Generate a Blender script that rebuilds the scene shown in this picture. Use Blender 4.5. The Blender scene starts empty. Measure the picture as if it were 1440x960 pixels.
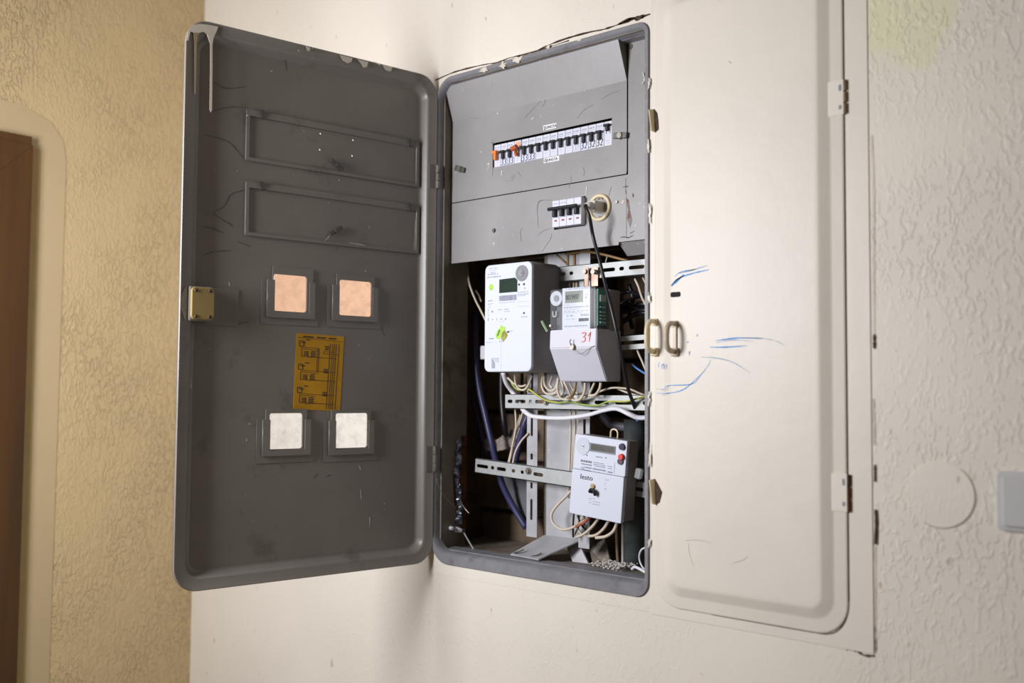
import bpy, bmesh, math, random
from mathutils import Vector, Matrix, noise
random.seed(7)
S = bpy.context.scene; COL = S.collection; D = bpy.data

# ---------------------------------------------------------------- camera
F_PX = 1407.05; CAM = Vector((1.42717, -1.38926, 0.33671))
YAW, PIT, ROL, TH = -0.7232522, 0.0493225, 0.0069713, 1.4035204
_f = Vector((math.sin(YAW)*math.cos(PIT), math.cos(YAW)*math.cos(PIT), math.sin(PIT)))
_r = Vector((math.cos(YAW), -math.sin(YAW), 0)); _u = _r.cross(_f)
_r, _u = math.cos(ROL)*_r+math.sin(ROL)*_u, -math.sin(ROL)*_r+math.cos(ROL)*_u
cd = D.cameras.new('camera'); cam = D.objects.new('camera', cd); COL.objects.link(cam)
cam.matrix_world = Matrix(((_r.x, _u.x, -_f.x, CAM.x), (_r.y, _u.y, -_f.y, CAM.y), (_r.z, _u.z, -_f.z, CAM.z), (0, 0, 0, 1)))
cd.sensor_width = 36; cd.lens = F_PX/1440*36; cd.clip_start = .02
cd.dof.use_dof = True; cd.dof.focus_distance = 1.80; cd.dof.aperture_fstop = 2.2
S.camera = cam
# ---------------------------------------------------------------- light
w = D.worlds.new('ambient'); S.world = w; w.use_nodes = True
w.node_tree.nodes['Background'].inputs[0].default_value = (1.0, .80, .58, 1)
w.node_tree.nodes['Background'].inputs[1].default_value = .10
def area(name, loc, target, sx, sy, power, col):
    l = D.lights.new(name, 'AREA'); l.shape = 'RECTANGLE'; l.size = sx; l.size_y = sy; l.energy = power; l.color = col
    o = D.objects.new(name, l); COL.objects.link(o); o.location = loc
    o.rotation_euler = (Vector(target)-Vector(loc)).to_track_quat('-Z', 'Y').to_euler(); return o
area('window_daylight', (-.16, -1.38, .66), (.10, 0, .40), .46, .60, 28.0, (.96, .96, 1.0))
area('warm_fill', (-.35, -1.9, 1.2), (-.8, -.3, .3), .3, .3, 1.0, (1.0, .72, .38))  # unseen warm fill, added to tint the left wall
S.view_settings.view_transform = 'Standard'; S.view_settings.look = 'None'
S.view_settings.exposure = 0.0; S.view_settings.gamma = 1; S.view_settings.use_curve_mapping = False

def ray(u, v): return _f + _r*((u-720)/F_PX) - _u*((v-480)/F_PX)
def at(u, v, Y):
    r = ray(u, v); return CAM + r*((Y-CAM.y)/r.y)
def atX(u, v, X):
    r = ray(u, v); return CAM + r*((X-CAM.x)/r.x)
DN = Vector((math.sin(TH), -math.cos(TH), 0)); DU = Vector((-math.cos(TH), -math.sin(TH), 0))
def dl(u, v, off=-.016):                                        # point on the open door: (along, height)
    r = ray(u, v); P = CAM + r*((off-CAM.dot(DN))/r.dot(DN)); return P.dot(DU), P.z

# ---------------------------------------------------------------- materials
MATS = {}
def mat(name, col, rough=.5, metal=0, var=.06, scale=14, bump=0, bscale=60, dirt=None, dscale=6, dthr=.62, specks=None, alpha=None, trans=0, emis=0, stretch=(1, 1, 1), spthr=.045, spscale=120):
    if name in MATS: return MATS[name]
    m = D.materials.new(name); m.use_nodes = True; n = m.node_tree.nodes; l = m.node_tree.links; b = n['Principled BSDF']
    b.inputs['Roughness'].default_value = rough; b.inputs['Metallic'].default_value = metal
    tc = n.new('ShaderNodeTexCoord'); mp = n.new('ShaderNodeMapping'); l.new(tc.outputs['Object'], mp.inputs[0]); mp.inputs['Scale'].default_value = stretch
    def noisetex(sc, det=5, rg=.6):
        t = n.new('ShaderNodeTexNoise'); t.inputs['Scale'].default_value = sc; t.inputs['Detail'].default_value = det; t.inputs['Roughness'].default_value = rg
        l.new(mp.outputs[0], t.inputs['Vector']); return t
    def mix(a, fac, c2):
        x = n.new('ShaderNodeMix'); x.data_type = 'RGBA'
        l.new(fac, x.inputs[0]); l.new(a, x.inputs[6]); x.inputs[7].default_value = (*c2, 1); return x.outputs[2]
    def ramp(src, a, c, lo=0, hi=1):
        x = n.new('ShaderNodeMapRange'); x.inputs[1].default_value = a; x.inputs[2].default_value = c; x.inputs[3].default_value = lo; x.inputs[4].default_value = hi
        l.new(src, x.inputs[0]); return x.outputs[0]
    t = noisetex(scale)
    rgb = n.new('ShaderNodeRGB'); rgb.outputs[0].default_value = (*col, 1)
    cur = mix(rgb.outputs[0], ramp(t.outputs[0], .3, .7, 0, 1), tuple(min(1, c*(1-2*var)) for c in col))
    if dirt:
        t2 = noisetex(dscale, 8, .7); cur = mix(cur, ramp(t2.outputs[0], dthr, dthr+.12, 0, .75), dirt)
    if specks:
        v = n.new('ShaderNodeTexVoronoi'); v.inputs['Scale'].default_value = spscale; l.new(mp.outputs[0], v.inputs['Vector'])
        t3 = noisetex(9, 2); a = ramp(v.outputs['Distance'], spthr*2.2, spthr*1.6, 0, 1); bb = ramp(t3.outputs[0], .56, .6, 0, 1)
        mm = n.new('ShaderNodeMath'); mm.operation = 'MULTIPLY'; l.new(a, mm.inputs[0]); l.new(bb, mm.inputs[1])
        cur = mix(cur, mm.outputs[0], specks)
    l.new(cur, b.inputs['Base Color'])
    if bump:
        t4 = noisetex(bscale, 6); bp = n.new('ShaderNodeBump'); bp.inputs['Strength'].default_value = 1; bp.inputs['Distance'].default_value = bump
        l.new(t4.outputs[0], bp.inputs['Height']); l.new(bp.outputs[0], b.inputs['Normal'])
    if trans: b.inputs['Transmission Weight'].default_value = trans; b.inputs['IOR'].default_value = 1.3
    if alpha is not None: b.inputs['Alpha'].default_value = alpha
    MATS[name] = m; return m
def wall_mat(name, col, ridge, pits, rough=.55, sx=42, sz=17, thr=.52, mask=None, patch=False):
    m = D.materials.new(name); m.use_nodes = True; n = m.node_tree.nodes; l = m.node_tree.links; b = n['Principled BSDF']
    b.inputs['Roughness'].default_value = rough
    tc = n.new('ShaderNodeTexCoord'); mp = n.new('ShaderNodeMapping'); l.new(tc.outputs['Object'], mp.inputs[0]); mp.inputs['Scale'].default_value = (sx, sx, sz)
    def mr(src, a, c, lo=0, hi=1):
        x = n.new('ShaderNodeMapRange'); x.interpolation_type = 'SMOOTHSTEP'; x.inputs[1].default_value = a; x.inputs[2].default_value = c; x.inputs[3].default_value = lo; x.inputs[4].default_value = hi
        l.new(src, x.inputs[0]); return x.outputs[0]
    def math_(op, a, c):
        x = n.new('ShaderNodeMath'); x.operation = op
        for i, q in enumerate((a, c)):
            if isinstance(q, (int, float)): x.inputs[i].default_value = q
            else: l.new(q, x.inputs[i])
        return x.outputs[0]
    nz = n.new('ShaderNodeTexNoise'); nz.inputs['Scale'].default_value = 1; nz.inputs['Detail'].default_value = 2.5; nz.inputs['Distortion'].default_value = 1.2; l.new(mp.outputs[0], nz.inputs['Vector'])
    big = n.new('ShaderNodeTexNoise'); big.inputs['Scale'].default_value = 3.2; big.inputs['Detail'].default_value = 3; l.new(tc.outputs['Object'], big.inputs['Vector'])
    r = mr(nz.outputs[0], thr, thr+.13); k = mr(big.outputs[0], .38, .60, .25, 1)
    h = math_('MULTIPLY', r, k)
    if mask:                                                   # smoother plaster left of / below this
        sp = n.new('ShaderNodeSeparateXYZ'); l.new(tc.outputs['Object'], sp.inputs[0])
        h = math_('MULTIPLY', h, mr(sp.outputs[0], mask[0], mask[1], mask[2], 1))
    fine = n.new('ShaderNodeTexNoise'); fine.inputs['Scale'].default_value = 70; fine.inputs['Detail'].default_value = 4; l.new(tc.outputs['Object'], fine.inputs['Vector'])
    hh = math_('ADD', h, math_('MULTIPLY', fine.outputs[0], .10))
    bp = n.new('ShaderNodeBump'); bp.inputs['Strength'].default_value = 1; bp.inputs['Distance'].default_value = ridge; l.new(hh, bp.inputs['Height']); l.new(bp.outputs[0], b.inputs['Normal'])
    # grimy pits
    mp2 = n.new('ShaderNodeMapping'); l.new(tc.outputs['Object'], mp2.inputs[0]); mp2.inputs['Scale'].default_value = (62, 62, 30); mp2.inputs['Rotation'].default_value = (0, .25, 0)
    pn = n.new('ShaderNodeTexNoise'); pn.inputs['Scale'].default_value = 1; pn.inputs['Detail'].default_value = 1.5; l.new(mp2.outputs[0], pn.inputs['Vector'])
    p = mr(pn.outputs[0], .70, .77, 0, pits)
    rgb = n.new('ShaderNodeMix'); rgb.data_type = 'RGBA'; l.new(mr(big.outputs[0], .3, .7), rgb.inputs[0]); rgb.inputs[6].default_value = (*col, 1); rgb.inputs[7].default_value = (*[c*.93 for c in col], 1)
    x = n.new('ShaderNodeMix'); x.data_type = 'RGBA'; l.new(p, x.inputs[0]); l.new(rgb.outputs[2], x.inputs[6]); x.inputs[7].default_value = (.40, .32, .24, 1)
    if patch:                                                  # old yellow primer showing high on the right of the wall
        vd = n.new('ShaderNodeVectorMath'); vd.operation = 'SUBTRACT'; l.new(tc.outputs['Object'], vd.inputs[0]); vd.inputs[1].default_value = (.93, 0, .92)
        vs = n.new('ShaderNodeVectorMath'); vs.operation = 'MULTIPLY'; l.new(vd.outputs[0], vs.inputs[0]); vs.inputs[1].default_value = (1.0, 0, .75)
        vl = n.new('ShaderNodeVectorMath'); vl.operation = 'LENGTH'; l.new(vs.outputs[0], vl.inputs[0])
        pn2 = n.new('ShaderNodeTexNoise'); pn2.inputs['Scale'].default_value = 9; pn2.inputs['Detail'].default_value = 3; l.new(tc.outputs['Object'], pn2.inputs['Vector'])
        dd = math_('ADD', vl.outputs['Value'], math_('MULTIPLY', math_('SUBTRACT', pn2.outputs[0], .5), .16))
        x2 = n.new('ShaderNodeMix'); x2.data_type = 'RGBA'; l.new(mr(dd, .075, .105, .75, 0), x2.inputs[0]); l.new(x.outputs[2], x2.inputs[6]); x2.inputs[7].default_value = (.74, .72, .46, 1); x = x2
    l.new(x.outputs[2], b.inputs['Base Color']); MATS[name] = m; return m
CREAM = (.80, .745, .655)
M_wall = wall_mat('plaster_main', CREAM, .0007, .6, mask=(.75, 1.0, .30), sx=105, sz=52, thr=.50, patch=True)
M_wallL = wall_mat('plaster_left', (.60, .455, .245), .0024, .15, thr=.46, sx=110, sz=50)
M_sheet = mat('cream_sheet', (.79, .735, .65), .45, var=.03, scale=5, bump=.0006, bscale=25, dirt=(.62, .55, .42), dscale=9, dthr=.66)
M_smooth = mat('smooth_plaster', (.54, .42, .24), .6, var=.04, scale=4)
GREY = (.295, .290, .298)
M_grey = mat('grey_enamel', (.32, .312, .315), .42, var=.10, scale=7, dirt=(.15, .13, .11), dscale=16, dthr=.62, specks=(.75, .74, .73), bump=.0003, bscale=40, spscale=70, spthr=.035)
M_lip = mat('grey_enamel_lip', (.25, .25, .27), .45, var=.12, scale=30, dirt=(.12, .11, .11), dscale=30, dthr=.6, bump=.0008, bscale=90)
M_door = mat('grey_enamel_shaded', (.235, .212, .190), .33, var=.08, scale=6, dirt=(.12, .105, .09), dscale=9, dthr=.58, specks=(.7, .68, .62), bump=.0003, bscale=40, spscale=45, spthr=.03)  # same enamel as the covers, with the open door's shade put into the colour
M_dirty = mat('grimy_grey', (.27, .235, .19), .6, var=.2, scale=12, dirt=(.10, .055, .025), dscale=9, dthr=.52)
M_black = mat('flat_black', (.012, .011, .01), .8)  # plain black for the sheet behind the cover cut-outs
M_dark = mat('dark_plastic', (.009, .009, .012), .55)
M_white = mat('white_plastic', (.68, .72, .83), .38, var=.01)
M_whiteg = mat('pale_grey_plastic', (.64, .64, .72), .42, var=.02)
M_mgrey = mat('meter_side_grey', (.30, .28, .28), .5, var=.04)
M_mcb = mat('breaker_white', (.68, .70, .80), .4, var=.02, dirt=(.5, .45, .4), dscale=40, dthr=.66)
M_orange = mat('orange_plastic', (.90, .26, .05), .4)
M_rust_or = mat('dark_orange_plastic', (.55, .11, .03), .4)
M_ivory = mat('ivory_plastic', (.78, .66, .42), .4, var=.05, dirt=(.45, .3, .1), dscale=40, dthr=.6)
M_ivory2 = mat('ivory_lock', (.33, .235, .085), .4, var=.1, dirt=(.25, .15, .05), dscale=60, dthr=.58)
M_wire = mat('cream_wire', (.72, .62, .50), .45, var=.08, scale=40)
M_wireold = mat('old_yellow_wire', (.42, .25, .10), .5, var=.2, scale=30)
M_wirewhite = mat('white_cable', (.82, .82, .88), .4)
M_wireblue = mat('blue_wire', (.12, .28, .72), .4)
M_cablenavy = mat('navy_cable', (.05, .052, .15), .4, var=.2)
M_cableblack = mat('black_cable', (.016, .015, .02), .35)
M_green = mat('earth_green', (.34, .50, .10), .45, var=.1)
M_yellow = mat('earth_yellow', (.80, .66, .10), .45)
M_zinc = mat('zinc_plate', (.50, .52, .52), .5, .25, var=.12, scale=22, dirt=(.35, .28, .22), dscale=26, dthr=.62)
M_galv = mat('galvanised_plate', (.50, .50, .53), .5, .2, var=.16, scale=16, dirt=(.22, .20, .18), dscale=12, dthr=.58, specks=(.8, .8, .8), spscale=90, spthr=.05)
M_steel = mat('worn_steel', (.40, .37, .33), .35, .8, var=.2, scale=60, dirt=(.2, .12, .06), dscale=80, dthr=.55)
M_copper = mat('coppery_strip', (.62, .42, .34), .3, .7, var=.3, scale=50)
M_brick = mat('sooty_brick', (.26, .18, .12), .9, var=.25, scale=9, bump=.003, bscale=60, dirt=(.09, .06, .035), dscale=7, dthr=.52)
M_mortar = mat('sooty_mortar', (.13, .09, .06), .95, var=.3, scale=20, bump=.003)
M_rubble = mat('rubble', (.52, .44, .40), .9, var=.25, scale=60, bump=.002, dirt=(.25, .18, .15), dscale=50, dthr=.58)
M_pipe = mat('dark_green_conduit', (.070, .085, .085), .45, var=.2, scale=12, specks=(.5, .5, .5))
M_glass = mat('clear_cover', (.75, .78, .82), .12, alpha=.12)
M_lcd = mat('lcd', (.25, .29, .24), .25)
M_lcddark = mat('lcd_dark', (.022, .045, .030), .2)
M_lcdgrey = mat('lcd_grey', (.13, .13, .115), .3, var=.15, scale=60)
M_pcb = mat('green_board', (.03, .34, .25), .4, var=.25, scale=60)
M_peach = mat('peach_card', (.80, .50, .34), .8, var=.05, scale=90)
M_card = mat('white_card', (.76, .72, .66), .7, var=.06, scale=60, dirt=(.5, .44, .38), dscale=45, dthr=.6)
def pane_mat(name, col, haze):
    m = D.materials.new(name); m.use_nodes = True; n = m.node_tree.nodes; l = m.node_tree.links; b = n['Principled BSDF']; b.inputs['Base Color'].default_value = (.75, .7, .62, 1); b.inputs['Roughness'].default_value = .5
    tr = n.new('ShaderNodeBsdfTransparent'); tr.inputs[0].default_value = (*col, 1); mx = n.new('ShaderNodeMixShader')
    t = n.new('ShaderNodeTexNoise'); t.inputs['Scale'].default_value = 55; t.inputs['Detail'].default_value = 8; t.inputs['Roughness'].default_value = .7
    tc = n.new('ShaderNodeTexCoord'); l.new(tc.outputs['Object'], t.inputs['Vector'])
    r = n.new('ShaderNodeMapRange'); r.inputs[1].default_value = .45; r.inputs[2].default_value = .75; r.inputs[3].default_value = haze; r.inputs[4].default_value = haze+.18; l.new(t.outputs[0], r.inputs[0])
    l.new(r.outputs[0], mx.inputs[0]); l.new(tr.outputs[0], mx.inputs[1]); l.new(b.outputs[0], mx.inputs[2]); l.new(mx.outputs[0], n['Material Output'].inputs[0]); return m
M_peachpane = pane_mat('peach_pane', (.94, .775, .675), .02); M_clearpane = pane_mat('clear_pane', (.98, .99, 1.0), .04)
M_amber = mat('amber_film', (.66, .33, .004), .65, var=.12, scale=20)
M_ink = mat('ink', (.03, .03, .04), .7)
M_print = mat('faded_print', (.36, .38, .46), .7)
M_prints = mat('light_print', (.55, .57, .66), .7)
M_inkblue = mat('blue_marker', (.07, .34, .84), .7, var=.15, scale=90)
M_inkblue2 = mat('faded_blue_marker', (.42, .56, .74), .7, var=.25, scale=90)
M_inkred = mat('red_marker', (.75, .10, .08), .6)
M_scr = mat('scratch_dark', (.07, .065, .06), .8)
M_crack = mat('crack_dark', (.10, .055, .035), .9, var=.4, scale=80)
M_wood = mat('brown_wood', (.105, .042, .006), .9, var=.3, scale=9, stretch=(1, 1, .08))
M_switch = mat('switch_plate', (.58, .58, .58), .3, var=.03)
M_chip = mat('cream_paint_drip', (.72, .66, .56), .4, var=.06, scale=60)
M_brown = mat('brown_drip', (.36, .27, .15), .4)
M_lime = mat('lime_sticker', (.48, .80, .08), .5, var=.15, scale=120)
M_olive = mat('olive_sticker', (.46, .42, .06), .5, var=.3, scale=120)
M_seal = mat('clear_seal', (.6, .62, .65), .2, alpha=.5)
M_sealg = mat('green_seal', (.28, .42, .22), .3)
M_dial = mat('dial_grey', (.25, .26, .29), .35)
M_dial2 = mat('dial_pale', (.62, .67, .76), .35)
M_red = mat('red_button', (.80, .06, .05), .35)
M_rust = mat('rust', (.20, .075, .025), .95, var=.4, scale=60, bump=.002)
M_foil = mat('crumpled_foil', (.30, .33, .42), .25, .75, var=.5, scale=80, dirt=(.05, .05, .08), dscale=60, dthr=.5)
M_yellowstain = mat('yellow_primer', (.78, .76, .42), .6, var=.06, scale=12)
M_concrete = mat('floor_concrete', (.30, .28, .25), .8, var=.1, bump=.001)

# ---------------------------------------------------------------- mesh helpers
def mk(name, bm, m, parent=None, loc=None, rot=None, smooth=False, label=None, kind=None):
    bmesh.ops.recalc_face_normals(bm, faces=bm.faces)
    me = D.meshes.new(name); bm.to_mesh(me); bm.free()
    me.materials.append(m)
    if smooth:
        for p in me.polygons: p.use_smooth = True
    o = D.objects.new(name, me); COL.objects.link(o)
    if parent: o.parent = parent
    if loc is not None: o.location = loc
    if rot is not None: o.rotation_euler = rot
    if label: o['label'] = label
    if kind: o['kind'] = kind
    return o
def sharp(o, ang=35):
    o.data.set_sharp_from_angle(angle=math.radians(ang)) if hasattr(o.data, 'set_sharp_from_angle') else None
    return o
def thing(name, label, cat, loc=(0, 0, 0), rot=(0, 0, 0), group=None):
    o = D.objects.new(name, None); o.empty_display_size = .02; COL.objects.link(o); o.location = loc; o.rotation_euler = rot
    o['label'] = label; o['category'] = cat
    if group: o['group'] = group
    return o
def tag(o, label, cat, group=None):
    o['label'] = label; o['category'] = cat
    if group: o['group'] = group
    return o
def struct(o): o['kind'] = 'structure'; return o
def bx(bm, x0, x1, y0, y1, z0, z1):
    vs = [bm.verts.new((x, y, z)) for x in (x0, x1) for y in (y0, y1) for z in (z0, z1)]
    for f in ((0, 1, 3, 2), (4, 6, 7, 5), (0, 4, 5, 1), (2, 3, 7, 6), (0, 2, 6, 4), (1, 5, 7, 3)): bm.faces.new([vs[i] for i in f])
def box(*a):
    bm = bmesh.new(); bx(bm, *a); return bm
def bbox(x0, x1, y0, y1, z0, z1, r, seg=2):                     # bevelled box
    bm = box(x0, x1, y0, y1, z0, z1); bmesh.ops.bevel(bm, geom=list(bm.edges), offset=r, segments=seg, affect='EDGES', profile=.5); return bm
def rrect(x0, x1, z0, z1, r, n=6):
    P = []; q = r if isinstance(r, tuple) else (r,)*4            # radii: right bottom, right top, left top, left bottom
    q = [min(v, abs(x1-x0)/2-1e-5, abs(z1-z0)/2-1e-5) for v in q]
    for r, cx, cz, a0 in ((q[0], x1-q[0], z0+q[0], -90), (q[1], x1-q[1], z1-q[1], 0), (q[2], x0+q[2], z1-q[2], 90), (q[3], x0+q[3], z0+q[3], 180)):
        for i in range(n+1):
            a = math.radians(a0+90*i/n); P.append((cx+r*math.cos(a), cz+r*math.sin(a)))
    return P
def loopskin(bm, loops, cap0=False, cap1=False, closed=False):
    L = [[bm.verts.new(p) for p in lp] for lp in loops]; n = len(L[0])
    pairs = list(zip(L, L[1:]))+([(L[-1], L[0])] if closed else [])
    for a, b in pairs:
        for i in range(n): bm.faces.new((a[i], a[(i+1) % n], b[(i+1) % n], b[i]))
    if cap0: bm.faces.new(L[0])
    if cap1: bm.faces.new(L[-1])
def rslab(x0, x1, z0, z1, y0, y1, r, edge=.0015, n=6):          # rounded slab, front at y0
    bm = bmesh.new(); s = 1 if y1 > y0 else -1
    lp = lambda ins, y: [(x, y, z) for x, z in rrect(x0+ins, x1-ins, z0+ins, z1-ins, max(r-ins, 2e-4), n)]
    loopskin(bm, [lp(edge, y0), lp(edge*.3, y0+s*edge*.3), lp(0, y0+s*edge), lp(0, y1)], True, True); return bm
def pan(x0, x1, z0, z1, r, prof, t=.0015, n=8, cap=True):                 # prof: (inset, y); pressed sheet, both faces
    bm = bmesh.new()
    lp = lambda ins, y: [(x, y, z) for x, z in rrect(x0+ins, x1-ins, z0+ins, z1-ins, max(r-ins*.7, .006), n)]
    loops = [lp(i, y) for i, y in prof]; back = [lp(i+(.0 if k else .0), y-t) for k, (i, y) in enumerate(prof)]
    loopskin(bm, loops, False, cap); loopskin(bm, back, False, cap)
    bm.verts.ensure_lookup_table(); m = len(loops[0]); k = len(loops)*m
    for i in range(m): bm.faces.new((bm.verts[i], bm.verts[(i+1) % m], bm.verts[k+(i+1) % m], bm.verts[k+i]))
    return bm
def prism(poly, y0, y1, jitter=0):                              # poly in (x,z)
    bm = bmesh.new(); a = [bm.verts.new((x, y0, z)) for x, z in poly]; b = [bm.verts.new((x, y1, z)) for x, z in poly]
    bm.faces.new(a); bm.faces.new(b[::-1]); n = len(a); bm.normal_update()
    for i in range(n): bm.faces.new((a[i], a[(i+1) % n], b[(i+1) % n], b[i]))
    bmesh.ops.triangulate(bm, faces=[f for f in bm.faces if len(f.verts) > 4], ngon_method='EAR_CLIP'); return bm
def cyl(c, r, y0, y1, n=24, rz=None, axis='y', r1=None):
    bm = bmesh.new(); rz = rz or r; k = 1 if r1 is None else r1/r
    def p(a, t, q):
        ca, sa = r*q*math.cos(a), rz*q*math.sin(a)
        if axis == 'y': return (c[0]+ca, t, c[2]+sa)
        if axis == 'z': return (c[0]+ca, c[1]+sa, t)
        return (t, c[1]+ca, c[2]+sa)
    loopskin(bm, [[p(2*math.pi*i/n, y0, 1) for i in range(n)], [p(2*math.pi*i/n, y1, k) for i in range(n)]], True, True); return bm
def merge(*bms):
    o = bmesh.new()
    for b in bms:
        me = D.meshes.new('tmp'); b.to_mesh(me); b.free(); o.from_mesh(me); D.meshes.remove(me)
    return o
def catmull(P, k=8):
    P = [Vector(p) for p in P]
    if len(P) < 3: return P
    Q = [P[0]*2-P[1]]+P+[P[-1]*2-P[-2]]; out = []
    for i in range(1, len(Q)-2):
        for j in range(k):
            t = j/k; a, b, c, d = Q[i-1:i+3]
            out.append(.5*((2*b)+(c-a)*t+(2*a-5*b+4*c-d)*t*t+(3*b-a-3*c+d)*t**3))
    out.append(P[-1]); return out
def tube(pts, r, seg=8, smooth=True, flat=1, r1=None, k=8):
    P = catmull(pts, k) if smooth else [Vector(p) for p in pts]; bm = bmesh.new(); loops = []; up = None
    for i, p in enumerate(P):
        t = (P[min(i+1, len(P)-1)]-P[max(i-1, 0)]).normalized()
        if up is None: up = t.orthogonal().normalized()
        up = (up-t*up.dot(t)).normalized(); s = t.cross(up); rr = r if r1 is None else r+(r1-r)*i/(len(P)-1)
        loops.append([p+up*rr*math.cos(2*math.pi*j/seg)+s*rr*flat*math.sin(2*math.pi*j/seg) for j in range(seg)])
    loopskin(bm, loops, True, True); return bm
def ribbon(pts, w, y, t=.0004, k=6, taper=True, jit=0, smooth=True):  # flat ink / crack stroke in the XZ plane, front at y
    P = [Vector((p[0], 0, p[1])) for p in pts]; P = catmull(P, k) if smooth and len(P) > 2 else P; bm = bmesh.new(); L = []
    n = len(P)
    for i, p in enumerate(P):
        d = (P[min(i+1, n-1)]-P[max(i-1, 0)]).normalized(); s = Vector((-d.z, 0, d.x))
        ww = w*(1 if not taper else .35+.65*math.sin(math.pi*min(1, max(0, (i+.5)/n))))*(1+jit*random.uniform(-1, 1))*.5
        a, b = p+s*ww, p-s*ww
        L.append([(a.x, y, a.z), (b.x, y, b.z), (b.x, y+t, b.z), (a.x, y+t, a.z)])
    loopskin(bm, L, True, True); return bm
def plate2d(name, outer, holes, y0, y1, m, parent=None, **kw):  # flat plate with holes, in local XZ
    c = D.curves.new('tmpc', 'CURVE'); c.dimensions = '2D'; c.fill_mode = 'BOTH'; c.extrude = abs(y1-y0)/2
    for P in [outer]+list(holes):
        s = c.splines.new('POLY'); s.points.add(len(P)-1); s.use_cyclic_u = True
        for i, (x, z) in enumerate(P): s.points[i].co = (x, z, 0, 1)
    o = D.objects.new('tmpc', c); COL.objects.link(o); dg = bpy.context.evaluated_depsgraph_get(); dg.update()
    me = D.meshes.new_from_object(o.evaluated_get(dg)); D.objects.remove(o); D.curves.remove(c)
    bm = bmesh.new(); bm.from_mesh(me); D.meshes.remove(me)
    for v in bm.verts: x, z, y = v.co; v.co = (x, y+(y0+y1)/2, z)
    bmesh.ops.remove_doubles(bm, verts=bm.verts, dist=1e-6)
    return mk(name, bm, m, parent, **kw)
def text_bm(s, size, extr=.0002, shear=0, sx=1, align='LEFT'):
    c = D.curves.new('tmpt', 'FONT'); c.body = s; c.size = size; c.extrude = extr; c.shear = shear; c.align_x = align; c.resolution_u = 2
    o = D.objects.new('tmpt', c); COL.objects.link(o); dg = bpy.context.evaluated_depsgraph_get(); dg.update()
    me = D.meshes.new_from_object(o.evaluated_get(dg)); D.objects.remove(o); D.curves.remove(c)
    bm = bmesh.new(); bm.from_mesh(me); D.meshes.remove(me)
    for v in bm.verts: x, z, y = v.co; v.co = (x*sx, -y, z)
    return bm
def text(s, size, x, y, z, m, parent=None, tilt=0, name='lettering', **kw):
    bm = text_bm(s, size, **kw)
    M = Matrix.Translation((x, y, z)) @ Matrix.Rotation(-tilt, 4, 'Y')
    bmesh.ops.transform(bm, matrix=M, verts=bm.verts); return mk(name, bm, m, parent)
def dashes(rows, y, t=.0003):                                   # rows: (x0,x1,z,h, n) broken bars of illegible print
    bm = bmesh.new()
    for x0, x1, z, h, n in rows:
        st = (x1-x0)/n
        for i in range(n):
            a = x0+i*st+st*.08*random.random(); bx(bm, a, a+st*random.uniform(.45, .85), y, y+t, z-h/2, z+h/2)
    return bm
def screw(parent, x, y, z, r, name='screw', m=None, dirn=-1, slot=True, h=.002):
    bm = cyl((x, 0, z), r, y, y+dirn*h, 14, r1=r*.75)
    o = mk(name, bm, m or M_steel, parent)
    return o

# ================================================================ SETTING
# main wall with the niche opening
HX0, HX1, HZ0, HZ1 = -.004, .506, .0, .962
bm = bmesh.new()
for a in ((-.877, HX0, -1.25, 1.9), (HX1, 2.3, -1.25, 1.9), (HX0, HX1, -1.25, HZ0), (HX0, HX1, HZ1, 1.9)):
    bx(bm, a[0], a[1], 0, .08, a[2], a[3])
wall = struct(mk('wall_back', bm, M_wall))

bm = bmesh.new(); bx(bm, -.977, -.877, -2.6, .08, -1.25, 1.9); wallL = struct(mk('wall_left', bm, M_wallL))
struct(mk('floor', box(-.977, 2.3, -2.6, .08, -1.3, -1.25), M_concrete))
# niche behind the cabinet: sides and bricks
bm = bmesh.new()
for a in ((-.10, -.07, .08, .25, -.05, 1.0), (.58, .61, .08, .25, -.05, 1.0), (-.10, .61, .08, .25, .97, 1.0), (-.10, .61, .08, .25, -.05, -.02), (-.10, .61, .235, .25, -.05, 1.0)): bx(bm, *a)
niche = struct(mk('wall_niche', bm, M_mortar))
bh, bw = .105, .235; row = 0; z = -.02; protos = []
for k in range(3):
    b = bbox(0, bw-.012, 0, .03, 0, bh-.010, .004, 1); 
    for v in b.verts: v.co += Vector(noise.noise_vector(v.co*25+Vector((k*7, 0, 0))))*.003
    me = D.meshes.new('brick'); bmesh.ops.recalc_face_normals(b, faces=b.faces); b.to_mesh(me); b.free(); me.materials.append(M_brick); protos.append(me)
while z < .9:
    x = -.07-(row % 2)*.11
    while x < .57:
        o = D.objects.new('brick', random.choice(protos)); COL.objects.link(o); o.parent = niche
        o.location = (x, .205+random.uniform(-.006, .006), z+.002); o.rotation_euler = (0, random.uniform(-.01, .01), 0)
        x += bw
    z += bh; row += 1
struct(plate2d('trim_4', [(-.030, -.022), (.5085, -.022), (.5085, .968), (-.030, .968)], [rrect(-.0022, .5040, .0008, .9592, (.026, .021, .042, .042), 8)], -.0008, .0, M_wall))
# cracks round the sheet and along the frame top, stains
def crack(pts, w, Y=-.0019, nm='crack', m=None, jit=.6):
    P = [at(u, v, Y) for u, v in pts]; return mk(nm, ribbon([(p.x, p.z) for p in P], w, Y-.0003, k=5, jit=jit, taper=False), m or M_crack, wall)
crack([(612, 113), (640, 101), (680, 91), (700, 88), (718, 81), (745, 76), (770, 64), (800, 53), (830, 45), (850, 41), (876, 32), (889, 26), (897, 28), (910, 21), (935, 15), (960, 7), (985, -3), (1005, -10)], .0026, Y=-.0011)
crack([(722, 80), (760, 70), (800, 57)], .0018, Y=-.0011)
crack([(870, 34), (890, 26), (905, 23)], .005, Y=-.0011)
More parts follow.
